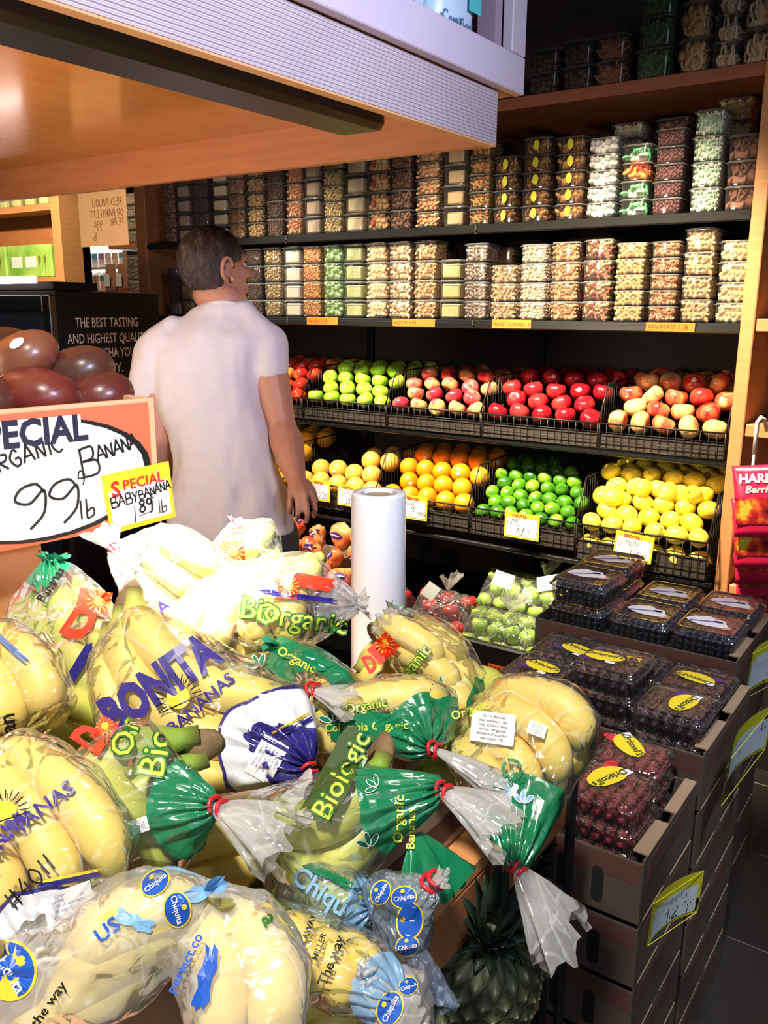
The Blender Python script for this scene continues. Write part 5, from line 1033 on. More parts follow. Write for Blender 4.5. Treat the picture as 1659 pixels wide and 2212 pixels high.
RB = mat('raspberry', (.30, .03, .04), .45, cols=[(.15, .012, .018, .3), (.27, .028, .04, .7)], vs=60, bump=.8, bs=300, rand=.1)
BB = mat('blackberry', (.02, .01, .015), .3, cols=[(.008, .005, .008, .3), (.04, .015, .03, .7)], vs=60, bump=.8, bs=200)
BL = mat('blueberry', (.02, .03, .07), .5, cols=[(.007, .008, .016, .3), (.022, .03, .065, .7)], vs=50)
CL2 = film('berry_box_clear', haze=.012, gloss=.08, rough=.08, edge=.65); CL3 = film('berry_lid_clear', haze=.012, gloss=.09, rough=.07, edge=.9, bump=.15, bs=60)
def clam_meshes(w, d, h, kind):
    def rr(hx, hy, z, c=.016, m=0.0):
        P = []
        for sx, sy, a0 in ((1, 1, 0), (-1, 1, 90), (-1, -1, 180), (1, -1, 270)):
            for a in (0, 30, 60, 90): t = math.radians(a0 + a); P.append((sx * (hx - c) + c * math.cos(t), sy * (hy - c) + c * math.sin(t), z))
        return P
    a, b = w / 2, d / 2; q = MB(); q.rings([rr(a * .86, b * .86, .001), rr(a * .88, b * .88, .004), rr(a * .92, b * .92, h * .72)], True, False, True)
    for sx in range(7):                                         # ribs on the walls
        for sy in (-1, 1): q.box(-a * .75 + a * .25 * sx - .002, -a * .75 + a * .25 * sx + .002, sy * b * .90 - .0015, sy * b * .90 + .0015, .006, h * .68)
        for sy in (-1, 1): q.box(sy * a * .90 - .0015, sy * a * .90 + .0015, -b * .75 + b * .25 * sx - .002, -b * .75 + b * .25 * sx + .002, .006, h * .68)
    base = q.mesh('box_base', CL2)
    q = MB(); q.rings([rr(a * .93, b * .93, h * .70), rr(a, b, h * .71), rr(a, b, h * .76), rr(a * .94, b * .94, h * .77), rr(a * .90, b * .90, h * .95), rr(a * .86, b * .86, h), rr(a * .80, b * .80, h), rr(a * .78, b * .78, h * .965)], True, False, True)
    q.add(rr(a * .78, b * .78, h * .965), [tuple(range(16))], False); lid = q.mesh('box_lid', CL3)
    r, m = dict(raspberry=(.0095, RB), blackberry=(.0115, BB), blueberry=(.0072, BL))[kind]; q = MB(); nx, ny = int(w * .84 / (2 * r)), int(d * .84 / (2 * r))
    for lay in range(2):
        for i in range(nx):
            for j in range(ny):
                if lay or True: q.blob((-a * .80 + 1.60 * a * (i + .5) / nx + ru(-.3, .3) * r, -b * .80 + 1.60 * b * (j + .5) / ny + ru(-.3, .3) * r, h * .86 - r - lay * 1.7 * r + ru(-.3, .1) * r), (r * 1.02, r * 1.02, r * 1.05), None, 1 if lay == 0 else 0)
    for k in range(int((h * .8 - 3 * r) / (1.9 * r)) + 1):
        z = r + .004 + k * 1.9 * r
        for i in range(nx): q.blob((-a * .78 + 1.56 * a * (i + .5) / nx, -b * .80, z), r, None, 0)
        for j in range(ny): q.blob((a * .80, -b * .78 + 1.56 * b * (j + .5) / ny, z), r, None, 0)
    return base, lid, q.mesh('berries', m)
CLM = {k: clam_meshes(*a, k) for k, a in dict(raspberry=(.132, .128, .042), blackberry=(.146, .158, .048), blueberry=(.150, .172, .062)).items()}
CLH = dict(raspberry=.042, blackberry=.048, blueberry=.062)
def clam(kind, x, y, z, rz, label, lab=None, seed=0):
    t = thing('berry_box', label, 'berry box', (x, y, z), rz, group=f'clear {kind} boxes'); b, l, c = CLM[kind]; obj('box_base', b, t); obj('box_lid', l, t); obj('berries', c, t, kind='stuff'); h = CLH[kind]
    if lab is None: return t
    ang, u0, v0 = lab; fm0 = plane_map((0, 0, h * .966), (1, 0, 0), (0, 1, 0)); ca, sa = math.cos(ang), math.sin(ang); fm = lambda u, v, off=0: fm0(u0 + u * ca - v * sa, v0 + u * sa + v * ca, off)
    if kind == 'blueberry':
        q = MB(); put_shape(q, [(x_ * (1 + .12 * math.sin(5 * i)), y_ * (1 + .2 * math.cos(3 * i))) for i, (x_, y_) in enumerate(ell(0, 0, .050, .032, 0, 14))], fm, .0006); q.build('white_label', WHITE, t)
        q = MB(); put_shape(q, rect(-.045, -.003, .035, .003), lambda u, v, off=0: fm(u * .8 - v * .9, u * .45 + v, off), .0010); put_shape(q, ell(.02, .012, .012, .007), fm, .001); q.build('blue_print', mat('lilac_blue_print', (.14, .13, .40), .5), t)
        q = MB(); put_shape(q, ell(.045, -.012, .016, .012), fm, .0004); q.build('pale_patch', mat('tan_label', (.62, .34, .24), .5), t)
    else:
        q = MB(); put_shape(q, [(x_ * (1 + .05 * math.cos(6 * k)), y_ * (1 + .06 * math.sin(7 * k))) for k, (x_, y_) in enumerate(ell(0, 0, .042, .024))], fm, .0009); q.build('yellow_label', YEL, t)
        q = MB(); put_text(q, "Driscoll's", fm, 0, .006, .021, bold=.02, shear=.25, off=.0015); q.build('lettering', mat('dark_green_ink', (.02, .06, .02), .5), t)
        q = MB(); put_shape(q, ell(-.028, -.018, .022, .013, .5), fm, .0005); q.build('leaf_label', mat('red_label', (.70, .03, .05), .5) if kind == 'raspberry' else mat('purple_label', (.08, .03, .16), .5), t)
        q = MB(); put_shape(q, rect(-.045, .004, -.027, .018) if seed % 2 else rect(.010, -.034, .030, -.022), fm, .0012); q.build('white_sticker', WHITE, t)
OF = ['topmost', 'second from top', 'third from top', 'fourth from top']
for kind, x, y, ztop, rz, lab, n, seed, d in [
 ('raspberry', -.425, 1.262, .765, -.02, (-1.9, -.01, .012), 3, 1, 'nearest the aisle corner'), ('raspberry', -.440, 1.405, .750, .03, (-.9, -.012, .02), 3, 1, 'second from the corner'), ('raspberry', -.598, 1.410, .742, .05, (-.35, .0, .022), 2, 0, 'behind the bananas, beside the blackberries'), ('raspberry', -.585, 1.262, .742, 0, (.1, -.01, 0), 2, 0, 'at the left front'), ('raspberry', -.738, 1.41, .740, .02, (1.3, .02, .02), 2, 0, 'at the far left of the flat'),
 ('blackberry', -.423, 1.612, .772, .0, (-1.75, .012, .0), 3, 1, 'nearest the aisle, with peach pieces'), ('blackberry', -.572, 1.662, .806, -.03, (.15, -.025, .0), 3, 0, 'raised in the middle'), ('blackberry', -.722, 1.618, .762, .0, (-.25, .0, .015), 2, 0, 'at the left front'), ('blackberry', -.722, 1.785, .760, .02, (-.3, .025, -.01), 2, 0, 'at the left rear'), ('blackberry', -.430, 1.792, .752, .0, (2.9, -.005, .0), 2, 1, 'at the right rear'), ('blackberry', -.576, 1.80, .752, 0, (2.9, .0, .0), 2, 1, 'at the middle rear'),
 ('blueberry', -.775, 2.020, .862, -.04, (.1, -.01, .01), 3, 0, 'tall left stack, front'), ('blueberry', -.782, 2.196, .862, .02, (.1, .0, .0), 3, 0, 'tall left stack, rear'), ('blueberry', -.618, 2.018, .800, .0, (-.2, .0, .0), 2, 0, 'middle front'), ('blueberry', -.622, 2.195, .800, .0, (-.1, .0, .0), 2, 0, 'middle rear'), ('blueberry', -.467, 2.022, .802, .0, (-.2, -.01, .0), 2, 0, 'right front'), ('blueberry', -.467, 2.198, .802, .0, (-.15, .0, .0), 2, 0, 'right rear')]:
    h = CLH[kind]
    for k in range(n): clam(kind, x + ru(-.002, .002), y + ru(-.002, .002), ztop - h - k * (h + .0008), rz + (0 if k == 0 else ru(-.02, .02)), f'clear box of {kind[:-1] + "ies" if False else kind.replace("berry", "berries")}, {OF[k]}, {d}', lab if k == 0 else None, seed)
# curled yellow price cards on the outer side of the flats
card('curled_price_card', 'curled yellow price card reading RASPBERRY $2.99 on the nearest card flats', (-.300, 1.214, .617), .118, .086, [('RASPBERRY', -.40, .0, .15, .04), ('$2.99', -.10, -.38, .28, .05)], rot=(.12, -.10, 1.187), bow=-.010, head='', hs=.28, outer=mat('lime_yellow_card', (.62, .62, .03), .5), inner=mat('pale_blue_card', (.66, .76, .86), .5), group='curled price cards')
card('curled_price_card', 'curled yellow price card with blue writing on the blackberry flats', (-.318, 1.70, .662), .26, .108, [('BLACKBERRY', -.44, .0, .20, .035), ('1/', -.05, -.42, .34, .04), ('A', .34, -.1, .40, .06)], rot=(.10, -.05, 1.48), bow=-.022, head='', hs=.24, outer=mat('lime_yellow_card', (.62, .62, .03), .5), inner=mat('pale_blue_card', (.66, .76, .86), .5), group='curled price cards')
card('curled_price_card', 'curled yellow price card at the right edge on the blueberry flats', (-.345, 2.02, .728), .17, .116, [('BLUEBERRY', -.44, .0, .17, .022), ('3.99', -.1, -.4, .30, .03)], rot=(.10, -.05, 1.24), bow=-.016, head='', hs=.24, outer=mat('lime_yellow_card', (.62, .62, .03), .5), inner=mat('pale_blue_card', (.66, .76, .86), .5), group='curled price cards')
# ------------------------------------------------------------------ bananas in their printed bags
BANY = mat('banana_yellow', (.85, .62, .12), .45, attr=[(.16, .10, .04, 0.0), (.44, .48, .10, .05), (.78, .64, .15, .16), (.88, .66, .16, .5), (.86, .66, .14, .85), (.40, .40, .06, .95), (.05, .035, .02, .985)], var=.06, vs=30, sub=.05)
BANG = mat('banana_green', (.5, .55, .12), .42, attr=[(.14, .14, .04, 0.0), (.22, .36, .04, .06), (.46, .52, .09, .3), (.66, .62, .13, .6), (.50, .54, .09, .85), (.28, .36, .05, .95), (.05, .04, .02, .985)], var=.06, vs=30, sub=.05)
CRN = mat('banana_crown', (.20, .13, .06), .8, var=.3, vs=40, bump=.4, bs=80)
def V2(v): return R_ * v[0] + U_ * v[1] + B_ * v[2]
def banana(q, c, t, m, r, n=18, k=10, phase=0.0):
    R = []; T = []
    for i in range(n + 1):
        s = i / n; p = c * (1 - s) ** 3 + m[0] * 3 * s * (1 - s) ** 2 + m[1] * 3 * s * s * (1 - s) + t * s ** 3
        d = ((m[0] - c) * (1 - s) ** 2 + (m[1] - m[0]) * 2 * s * (1 - s) + (t - m[1]) * s * s).normalized(); a = d.cross(B_).normalized(); b = a.cross(d)
        w = r * (.42 + .58 * min(1, max(0, (s - .06) / .16)) ** .8) if s < .3 else r * (1 - max(0, (s - .72) / .28) ** 2.2 * .74)
        if i == n: w = r * .20
        R.append([p + (a * math.cos(x) + b * math.sin(x)) * w * (1 + .035 * math.cos(5 * x + phase)) for x in [2 * math.pi * j / k for j in range(k)]]); T += [s] * k
    b0 = q.rings(R)
    for i, s in enumerate(T): q.t[b0 + i] = s
    return [p for i in (3, 7, 10, 14, n) for p in R[i][::2]]
def bunch(name, label, c, t, bulge, lat, n, m=BANY, r=.0185, layers=2, group='banana hands in the pile', fan=1.7):
    k_ = (c[2] + t[2]) / 2 / FPX; c, t = at(c[0], c[1], d=c[2]), at(t[0], t[1], d=t[2]); B = V2((bulge[0] * k_, bulge[1] * k_, bulge[2])); L = V2(lat).normalized(); th = thing(name, label, 'bananas', c, group=group); P = []
    D = (t - c).cross(L).normalized();
    if D.dot(EYE - c) > 0: D = -D
    for l in range(layers):
        for i in range(n - l):
            k = i - (n - l - 1) / 2; off = L * k * r * 1.0 + D * l * r * 1.2; o2 = L * k * r * 2.02 * (1 if fan is None else fan / 1.7) + D * l * r * 2.0
            cc = c + off; tt = t + o2 * .95 + V2((ru(-.006, .006), ru(-.006, .006), 0)); m1 = c + (t - c) * .22 + B * 1.05 + o2 * .9 + V2((ru(-.004, .004),) * 3); m2 = c + (t - c) * .78 + B * 1.05 + o2 * 1.08
            q = MB(c); P += banana(q, cc, tt, (m1, m2), r * ru(.95, 1.05), phase=ru(0, 6)); q.build('banana', m, th)
    q = MB(c); dv = (t - c).normalized(); w = L * (n - 1) / 2 * r * 1.0
    q.rings([[c + L * math.cos(x) * (n * r * .40 * s) + D * (math.sin(x) * r * .9 * s + r * .5) - (t - c + B * 3).normalized() * y for x in [2 * math.pi * j / 12 for j in range(12)]] for y, s in ((-.012, .95), (.0, 1.0), (.010, .82), (.016, .7))]); q.build('crown', CRN, th)
    return P
GRNF = mat('green_printed_film', (.010, .20, .085), .22, coat=.5, bump=.8, bs=26, var=.15, vs=18); NAVF = mat('navy_printed_film', (.025, .02, .20), .25, coat=.4, bump=.8, bs=30)
WHF = mat('white_printed_film', (.80, .82, .88), .3, coat=.3, bump=.6, bs=30); LIME = mat('lime_lettering', (.62, .72, .08), .4); DGRN = mat('dark_green_lettering', (.03, .16, .03), .4)
REDF = mat('red_printed_film', (.82, .05, .02), .3, coat=.3); VIOL = mat('violet_ink', (.045, .03, .22), .4); SUNY = mat('sun_yellow', (.92, .66, .05), .4); CBLU = mat('oval_blue', (.015, .10, .52), .35); PBLU = mat('pale_blue_film', (.25, .50, .78), .3, coat=.4, bump=.8, bs=30); RTAPE = mat('red_tape', (.62, .02, .03), .35)
ZC = {1: (.010, .20, .085), 2: (.025, .02, .20), 3: (.80, .82, .88), 4: (.22, .46, .76), 5: (.86, .88, .92)}; ZA = {1: .93, 2: .93, 3: .9, 4: .62, 5: .16}
def zoned(base, zones):
    if not zones: return base
    m = base.copy(); m.name = 'zoned_film'; nt = m.node_tree; out = [n for n in nt.nodes if n.type == 'OUTPUT_MATERIAL'][0]; src = out.inputs[0].links[0].from_socket
    at_ = nd(nt, 'ShaderNodeAttribute', attribute_name='t'); tc = nd(nt, 'ShaderNodeTexCoord'); n = nd(nt, 'ShaderNodeTexNoise'); n.inputs['Scale'].default_value = 22; nt.links.new(tc.outputs['Object'], n.inputs[0])
    ma = nd(nt, 'ShaderNodeMath', operation='MULTIPLY_ADD'); ma.inputs[1].default_value = .09; nt.links.new(n.outputs[0], ma.inputs[0]); sb = nd(nt, 'ShaderNodeMath', operation='SUBTRACT'); sb.inputs[1].default_value = .045
    nt.links.new(at_.outputs['Fac'], ma.inputs[2]); nt.links.new(ma.outputs[0], sb.inputs[0])
    rc_, ra_ = nd(nt, 'ShaderNodeValToRGB'), nd(nt, 'ShaderNodeValToRGB'); ev = []
    for a, b, k in sorted(zones): ev += [(max(a, .001), k), (min(b, .999), 0)]
    for r, f in ((rc_, lambda k: (*ZC[k], 1) if k else (1, 1, 1, 1)), (ra_, lambda k: (ZA[k],) * 3 + (1,) if k else (0, 0, 0, 1))):
        r.color_ramp.interpolation = 'CONSTANT'; e = r.color_ramp.elements; e[0].position = 0; e[0].color = f(0)
        for i, (p, k) in enumerate(ev):
            el = e[1] if i == 0 else e.new(p); el.position = p; el.color = f(k)
        nt.links.new(sb.outputs[0], r.inputs[0])
    p = nd(nt, 'ShaderNodeBsdfPrincipled'); p.inputs['Roughness'].default_value = .24; p.inputs['Coat Weight'].default_value = .5; p.inputs['Coat Roughness'].default_value = .1; nt.links.new(rc_.outputs[0], p.inputs['Base Color'])
    bn = [x for x in nt.nodes if x.type == 'BUMP']
    if bn: nt.links.new(bn[0].outputs[0], p.inputs['Normal'])
    mx = nd(nt, 'ShaderNodeMixShader'); nt.links.new(ra_.outputs[0], mx.inputs[0]); nt.links.new(src, mx.inputs[1]); nt.links.new(p.outputs[0], mx.inputs[2]); nt.links.new(mx.outputs[0], out.inputs[0]); return m
def on_film(bv, px, py, d, ang=0, off0=.0009):
    c0 = at(px, py, d=d); n = (EYE - c0).normalized(); u = (R_ - n * R_.dot(n)).normalized(); v = n.cross(u); a = math.radians(ang); U = u * math.cos(a) + v * math.sin(a); V = v * math.cos(a) - u * math.sin(a)
    def fm(x, y, off=0):
        p = c0 + U * x + V * y; h = bv.ray_cast(p + n * .25, -n); return (h[0] if h[0] else p) + n * (off + off0)
    return fm, d / FPX
def bag(label, P, neck, fl=None, zones=(), prints=(), amp=.0035, fill_r=.004, group=None, tiecol=RTAPE, center=None, seed=0, film_m=None, pleat=.006):
    N = at(neck[0], neck[1], d=neck[2]); c0 = sum(P, Vector()) / len(P); pts = [c0 + (p - c0) * 1.03 + (p - c0).normalized() * .006 for p in P]; ax = (N - c0).normalized(); c = c0 + (N - c0) * .12
    Q = rotm(ax)
    for k in range(8): pts.append(N + Q @ Vector((.011 * math.cos(k * .785), .011 * math.sin(k * .785), 0)))
    t = thing('banana_bag', label, 'bag', c, group=group); R = hull_radial(pts, c, 80, 56, ax, amp, 26, 2, seed, pleat)
    q = MB(c); b0 = 0
    for i, row in enumerate(R):
        for j in range(len(row)): q.t[i * len(row) + j] = 1 - i / 56
    grid_mesh(q, R); q.build('film', zoned(film_m or FILM, zones), t); bv = BVHTree.FromPolygons([Vector(v) for v in q.v], q.f)
    if fl:
        kk = neck[2] / FPX; d = V2(fl[0]).normalized(); q = MB(c); flare(q, N, d, fl[1] * kk, fl[2] * kk, seed=seed); flare(q, N, d, fl[1] * kk * .8, fl[2] * kk * .6, seed=seed + 3); q.build('gathered_end', [fl[3] if len(fl) > 3 else FILMW], t); q = MB(c); tie(q, N + d * .004, d, .0075); q.build('tie', tiecol, t)
    if not prints: return t
    groups = {}
    for pr in prints:
        kd, tx, px, py, ang, sz, m_ = pr[:7]; d = pr[7] if len(pr) > 7 else neck[2]; fm, k = on_film(bv, px, py, d, ang); s = sz * k; g = lambda m: groups.setdefault(m.name, (MB(c), m))[0]
        if kd == 'text': put_text(g(m_), tx, fm, 0, 0, s, bold=.02, sub=.012)
        elif kd == 'tall': put_text(g(m_), tx, fm, 0, 0, s, bold=.05, xs=.66, sub=.012)
        elif kd == 'outl': put_text(g(DGRN), tx, fm, 0, 0, s, bold=.055, sub=.012); put_text(g(m_), tx, fm, 0, 0, s, bold=.005, sub=.012, off=.0014)
        elif kd == 'oval': put_shape(g(SUNY), ell(0, 0, s * 1.1, s * .88), fm, .0004, sub=.008); put_shape(g(m_), ell(0, 0, s, s * .78), fm, .0008, sub=.008); put_text(g(WHITE), tx, fm, 0, -.05 * s, s * .52, bold=.02, off=.0014, sub=.01); put_shape(g(SUNY), ell(0, s * .45, s * .18, s * .16), fm, .0013)
        elif kd == 'sun':
            put_shape(g(m_), rect(-s, -s * .8, s * .9, s * .7, 5), fm, .0006, sub=.008); put_shape(g(SUNY), ell(s * .25, s * .1, s * .32, s * .32), fm, .0012, sub=.008)
            for a in range(14): x = a * 2 * math.pi / 14; stroke(g(SUNY), [(s * .25 + math.cos(x) * s * .4, s * .1 + math.sin(x) * s * .4), (s * .25 + math.cos(x) * s * .72, s * .1 + math.sin(x) * s * .72)], fm, s * .06, .0012)
        elif kd == 'half_sun':
            put_shape(g(SUNY), ell(0, 0, s * .5, s * .5, 0, 20), fm, .0006, sub=.008)
            for a in range(13): x = math.radians(-10 + a * 17); stroke(g(INK), [(math.cos(x) * s * .6, math.sin(x) * s * .6), (math.cos(x) * s, math.sin(x) * s)], fm, s * .05, .0012)
            stroke(g(INK), [(-s, -s * .3), (s, -s * .3)], fm, s * .05, .0012)
        elif kd == 'label':
            put_shape(g(WHITE), rect(-s, -s * .7, s, s * .7, 5), fm, .0006, sub=.01)
            for r_ in range(6): put_text(g(m_), ['Classic Bananas', 'peel and enjoy ripe', 'keep at room temp', 'do not refrigerate', 'produce of ecuador', 'net weight 2 lb'][r_], fm, 0, s * (.5 - .2 * r_), s * .17, off=.0013)
        elif kd == 'band': put_shape(g(m_), [(x_ * (1 + .10 * math.sin(k_ * 1.7 + px)), y_ * (1 + (.28 if m_.name.startswith(('pale_blue', 'oval_blue', 'green_')) else .05) * math.sin(k_ * 2.3 + py))) for k_, (x_, y_) in enumerate(rect(-s, -s * tx, s, s * tx, 6))], fm, .0007, sub=.01)
        elif kd == 'leaf':
            for a in (-50, 0, 50):
                x = math.radians(90 + a); put_shape(g(m_), ell(math.cos(x) * s * .6, math.sin(x) * s * .6, s * .5, s * .2, x, 14), fm, .0006)
                e = ell(math.cos(x) * s * .6, math.sin(x) * s * .6, s * .5, s * .2, x, 10); stroke(g(WHITE), e + [e[0]], fm, s * .06, .0012, dens=2)
        elif kd == 'recycle':
            for a in range(3):
                x = a * 2.094; e = [(math.cos(x + b) * s * .75, math.sin(x + b) * s * .75) for b in (0, .5, 1.0, 1.5)]; stroke(g(m_), e, fm, s * .28, .001); put_shape(g(m_), ell(math.cos(x + 1.6) * s * .75, math.sin(x + 1.6) * s * .75, s * .3, s * .26, 0, 3), fm, .0012)
            put_text(g(m_), '4', fm, 0, 0, s * .6, bold=.03, off=.0012)
        elif kd == 'hand': hand(g(m_), tx, fm, -len(tx) * s * .36, -s * .5, s, s * .10)
    names = {'lime_lettering': 'lime_lettering'}
    for nme, (qq, m_) in groups.items(): qq.build('print', m_, t)
    return t
# cartons that carry the pile
for i, (a, b, c_, d_, e) in enumerate(((-.800, -.425, .50, .93, 1.00), (-.800, -.425, .02, .49, .985), (-.975, -.81, .02, .56, 1.0))):
    t = thing('banana_carton', ['kraft carton under the far bananas at the table corner', 'kraft carton under the near bananas at the table edge', 'kraft carton under the left bananas'][i], 'cardboard box', (a, c_, .936)); q = MB((a, c_, .936)); q.box(a, b, c_, d_, .936, e, .004); q.build('body', KRAFT, t)
    q = MB((a, c_, .936)); q.box(b, b + .0008, c_ + .1, c_ + .3, .95, e - .02); q.build('print', mat('card_print', (.10, .04, .032), .85), t)
LMN = lambda *a: a
def low(i, c, t, bu, la, n, m):
    bu = (bu[0] * 2100, bu[1] * 2100, -.01); c = (c[0], c[1], c[2] + .05); t = (t[0], t[1], t[2] + .05)
    bunch('banana_bunch', f"{['green', 'yellow'][m is BANY]} bananas in the lower layer, {NTH[i]} from the left rear", c, t, bu, la, n, m, layers=1, group='lower layer of bananas')
low(0, (60, 1500, .86), (230, 1640, .80), (-.02, -.03, .0), (.3, .8, 0), 4, BANG); low(1, (60, 1580, .80), (300, 1860, .74), (-.03, -.04, 0), (.7, .6, 0), 4, BANG)
low(2, (520, 1500, .93), (720, 1560, .90), (.0, -.04, 0), (.3, .8, 0), 4, BANG); low(3, (420, 1480, .92), (560, 1340, 1.0), (.03, .02, 0), (-.6, .6, 0), 5, BANY)
low(4, (760, 1500, .97), (960, 1560, .95), (0, .02, 0), (.2, .8, 0), 4, BANY); low(5, (200, 1920, .70), (330, 1830, .74), (.02, .0, 0), (-.5, .7, 0), 4, BANY)
low(6, (560, 1880, .72), (780, 1850, .74), (.0, -.03, 0), (.2, .8, 0), 4, BANG); low(7, (900, 1640, .92), (1080, 1620, .93), (.0, .03, 0), (.1, .8, 0), 4, BANG)
low(9, (180, 1900, .70), (420, 1880, .72), (0, .03, 0), (.2, .8, 0), 3, BANG); low(10, (300, 1880, .66), (560, 1850, .70), (0, -.02, 0), (.2, .8, 0), 3, BANY); low(8, (620, 2230, .64), (760, 2030, .70), (.03, .0, 0), (-.6, .5, 0), 4, BANY)
# 1 violet-lettered bag in the middle
P = bunch('banana_bunch', 'yellow bananas with a thick brown crown in the violet-lettered bag', (264, 1310, .86), (600, 1585, .80), (-85, -95, .02), (.50, .75, -.1), 3, BANY, .0208)
bag('clear banana bag with large violet capitals, gathered navy and white end at lower right', P, (662, 1650, .775), ((.3, -1, 0), 75, 30, NAVF), [(.90, 1.1, 2), (.80, .90, 3), (.785, .80, 2)],
    [('tall', 'BONITA', 345, 1478, 36, 112, VIOL, .78), ('text', 'BANANAS', 435, 1520, 42, 38, VIOL, .78), ('half_sun', '', 385, 1506, 25, 50, INK, .78), ('hand', '#2', 552, 1582, 20, 22, VIOL, .78), ('label', '', 576, 1640, 62, 44, VIOL, .77), ('band', .12, 636, 1572, 28, 42, NAVF, .77), ('band', .06, 628, 1562, 28, 44, SUNY, .77)], seed=2, amp=.003)
# 2, 3 left edge bags
P = bunch('banana_bunch', 'pale yellow bananas cut off by the left edge, upper one', (-100, 1390, .78), (0, 1585, .74), (75, 15, .02), (-.7, -.4, .1), 3, BANY, .0195)
bag('clear banana bag at the left edge, below the green-capped bag', P, (-70, 1640, .74), None, [], [('band', .10, 8, 1385, -42, 60, mat('blue_grey_print', (.15, .22, .42), .4), .76), ('band', .05, 5, 1540, 10, 30, SUNY, .74), ('text', 'Pan', 18, 1575, 100, 46, INK, .72)], seed=4)
P = bunch('banana_bunch', 'big yellow bananas in the bag marked 4011 at the lower left', (-100, 1650, .66), (85, 1970, .60), (60, 40, .02), (-.75, -.35, .1), 4, BANY, .0185)
bag('clear banana bag marked 4011 with white instruction panel, lower left', P, (95, 2050, .585), ((.3, -.8, .2), 60, 50, FILMW), [(.88, 1.1, 5), (.80, .88, 3), (.785, .80, 2)],
    [('text', 'PREMIUM', -22, 1845, 58, 46, VIOL, .60), ('text', 'BANANAS', 62, 1768, 40, 46, VIOL, .60), ('hand', '#4011', 78, 1890, 50, 40, INK, .59), ('half_sun', '', 10, 1755, 20, 48, SUNY, .60), ('label', '', 150, 1955, 20, 50, VIOL, .58), ('band', .10, 150, 1902, 12, 62, NAVF, .585), ('band', .05, 152, 1892, 12, 60, SUNY, .585)], seed=6, tiecol=WHF)
# 4 green-capped bag behind
P = bunch('banana_bunch', 'greenish bananas under the green cap at the rear left', (122, 1268, .98), (200, 1520, .90), (-25, -10, .02), (.85, .25, .1), 4, BANG, .0178)
bag('clear banana bag with a dark green gathered cap and red sun print, rear left', P, (112, 1222, .99), ((.1, 1, 0), 28, 36, GRNF), [(.90, 1.1, 1)], [('sun', '', 205, 1300, -10, 36, REDF, .93), ('tall', 'D', 172, 1345, -30, 110, REDF, .93), ('band', .2, 168, 1440, 62, 52, NAVF, .90), ('text', 'Bananas', 110, 1262, 60, 26, INK, .95)], seed=8, tiecol=GRNF)
# 5 - 7 rear bags under the lamp
P = bunch('banana_bunch', 'strongly lit bananas at the rear centre of the pile', (330, 1225, 1.08), (450, 1330, 1.0), (-35, 20, .02), (.3, .7, .1), 4, BANY, .0185)
bag('strongly lit clear banana bag at the rear centre, below the small price card', P, (250, 1190, 1.08), ((-.5, .8, 0), 60, 50), [(.80, 1.1, 5)], [('text', 'Organic', 450, 1270, 10, 40, LIME, 1.0), ('text', 'BONITA', 305, 1350, 40, 40, VIOL, .96)], seed=10)
P = bunch('banana_bunch', 'greenish bananas at the very rear, in front of the shopper', (540, 1165, 1.12), (420, 1270, 1.06), (30, 10, .02), (-.6, -.5, .1), 3, BANG, .0178)
bag('clear banana bag at the very rear with a red sun print, before the shopper', P, (512, 1140, 1.13), ((.2, 1, 0), 22, 30), [(.85, 1.1, 5)], [('sun', '', 495, 1195, 5, 36, REDF, 1.06), ('text', 'Organic', 455, 1240, 5, 36, LIME, 1.05)], seed=12)
P = bunch('banana_bunch', 'bright yellow bananas in the bag lettered Organic', (640, 1215, 1.0), (530, 1405, .95), (-70, 5, .02), (.75, .15, .1), 4, BANY, .0198)
bag('clear banana bag lettered Organic in lime with a red print, left of the white roll', P, (765, 1305, .98), ((1, .1, 0), 30, 40), [(.82, 1.1, 5)], [('outl', 'Organic', 652, 1338, -8, 62, LIME, .94), ('outl', 'Bio', 562, 1318, -6, 66, LIME, .94), ('band', .35, 678, 1258, -10, 42, REDF, .95), ('sun', '', 616, 1268, -5, 30, REDF, .95), ('band', .07, 645, 1288, -8, 80, NAVF, .95)], seed=14, tiecol=FILMW)
# 8 green skirted bag, 9 bag before the roll
P = bunch('banana_bunch', 'yellow bananas under the green printed film near the centre', (575, 1405, .95), (750, 1520, .90), (10, -25, .02), (.3, .7, .1), 2, BANY, .019)
bag('banana bag whose film is printed solid green, centre of the pile', P, (668, 1490, .865), ((.8, -.1, .3), 100, 55), [(.52, .86, 1)], [('leaf', '', 560, 1440, 30, 26, GRNF, .90), ('text', 'Organic', 640, 1425, -28, 28, LIME, .9), ('band', .22, 640, 1410, -18, 75, GRNF, .91)], seed=16)
P = bunch('banana_bunch', 'yellow bananas directly in front of the white roll', (825, 1385, 1.0), (985, 1495, .96), (25, 15, .02), (.45, -.65, .1), 3, BANY, .0185)
bag('clear banana bag with red sun print right in front of the white roll', P, (850, 1345, 1.0), ((.3, .9, 0), 40, 35, mat('grey_green_film', (.18, .24, .19), .35, coat=.3, bump=.8, bs=30)), [(.80, .95, 5), (-.1, .12, 1)], [('sun', '', 828, 1398, 45, 30, REDF, .96), ('tall', 'D', 800, 1435, 30, 52, REDF, .95), ('outl', 'Organic', 885, 1445, 50, 38, LIME, .94), ('outl', 'Bio', 912, 1478, 50, 38, LIME, .94), ('leaf', '', 955, 1485, 60, 22, GRNF, .94)], seed=18, tiecol=FILMW)
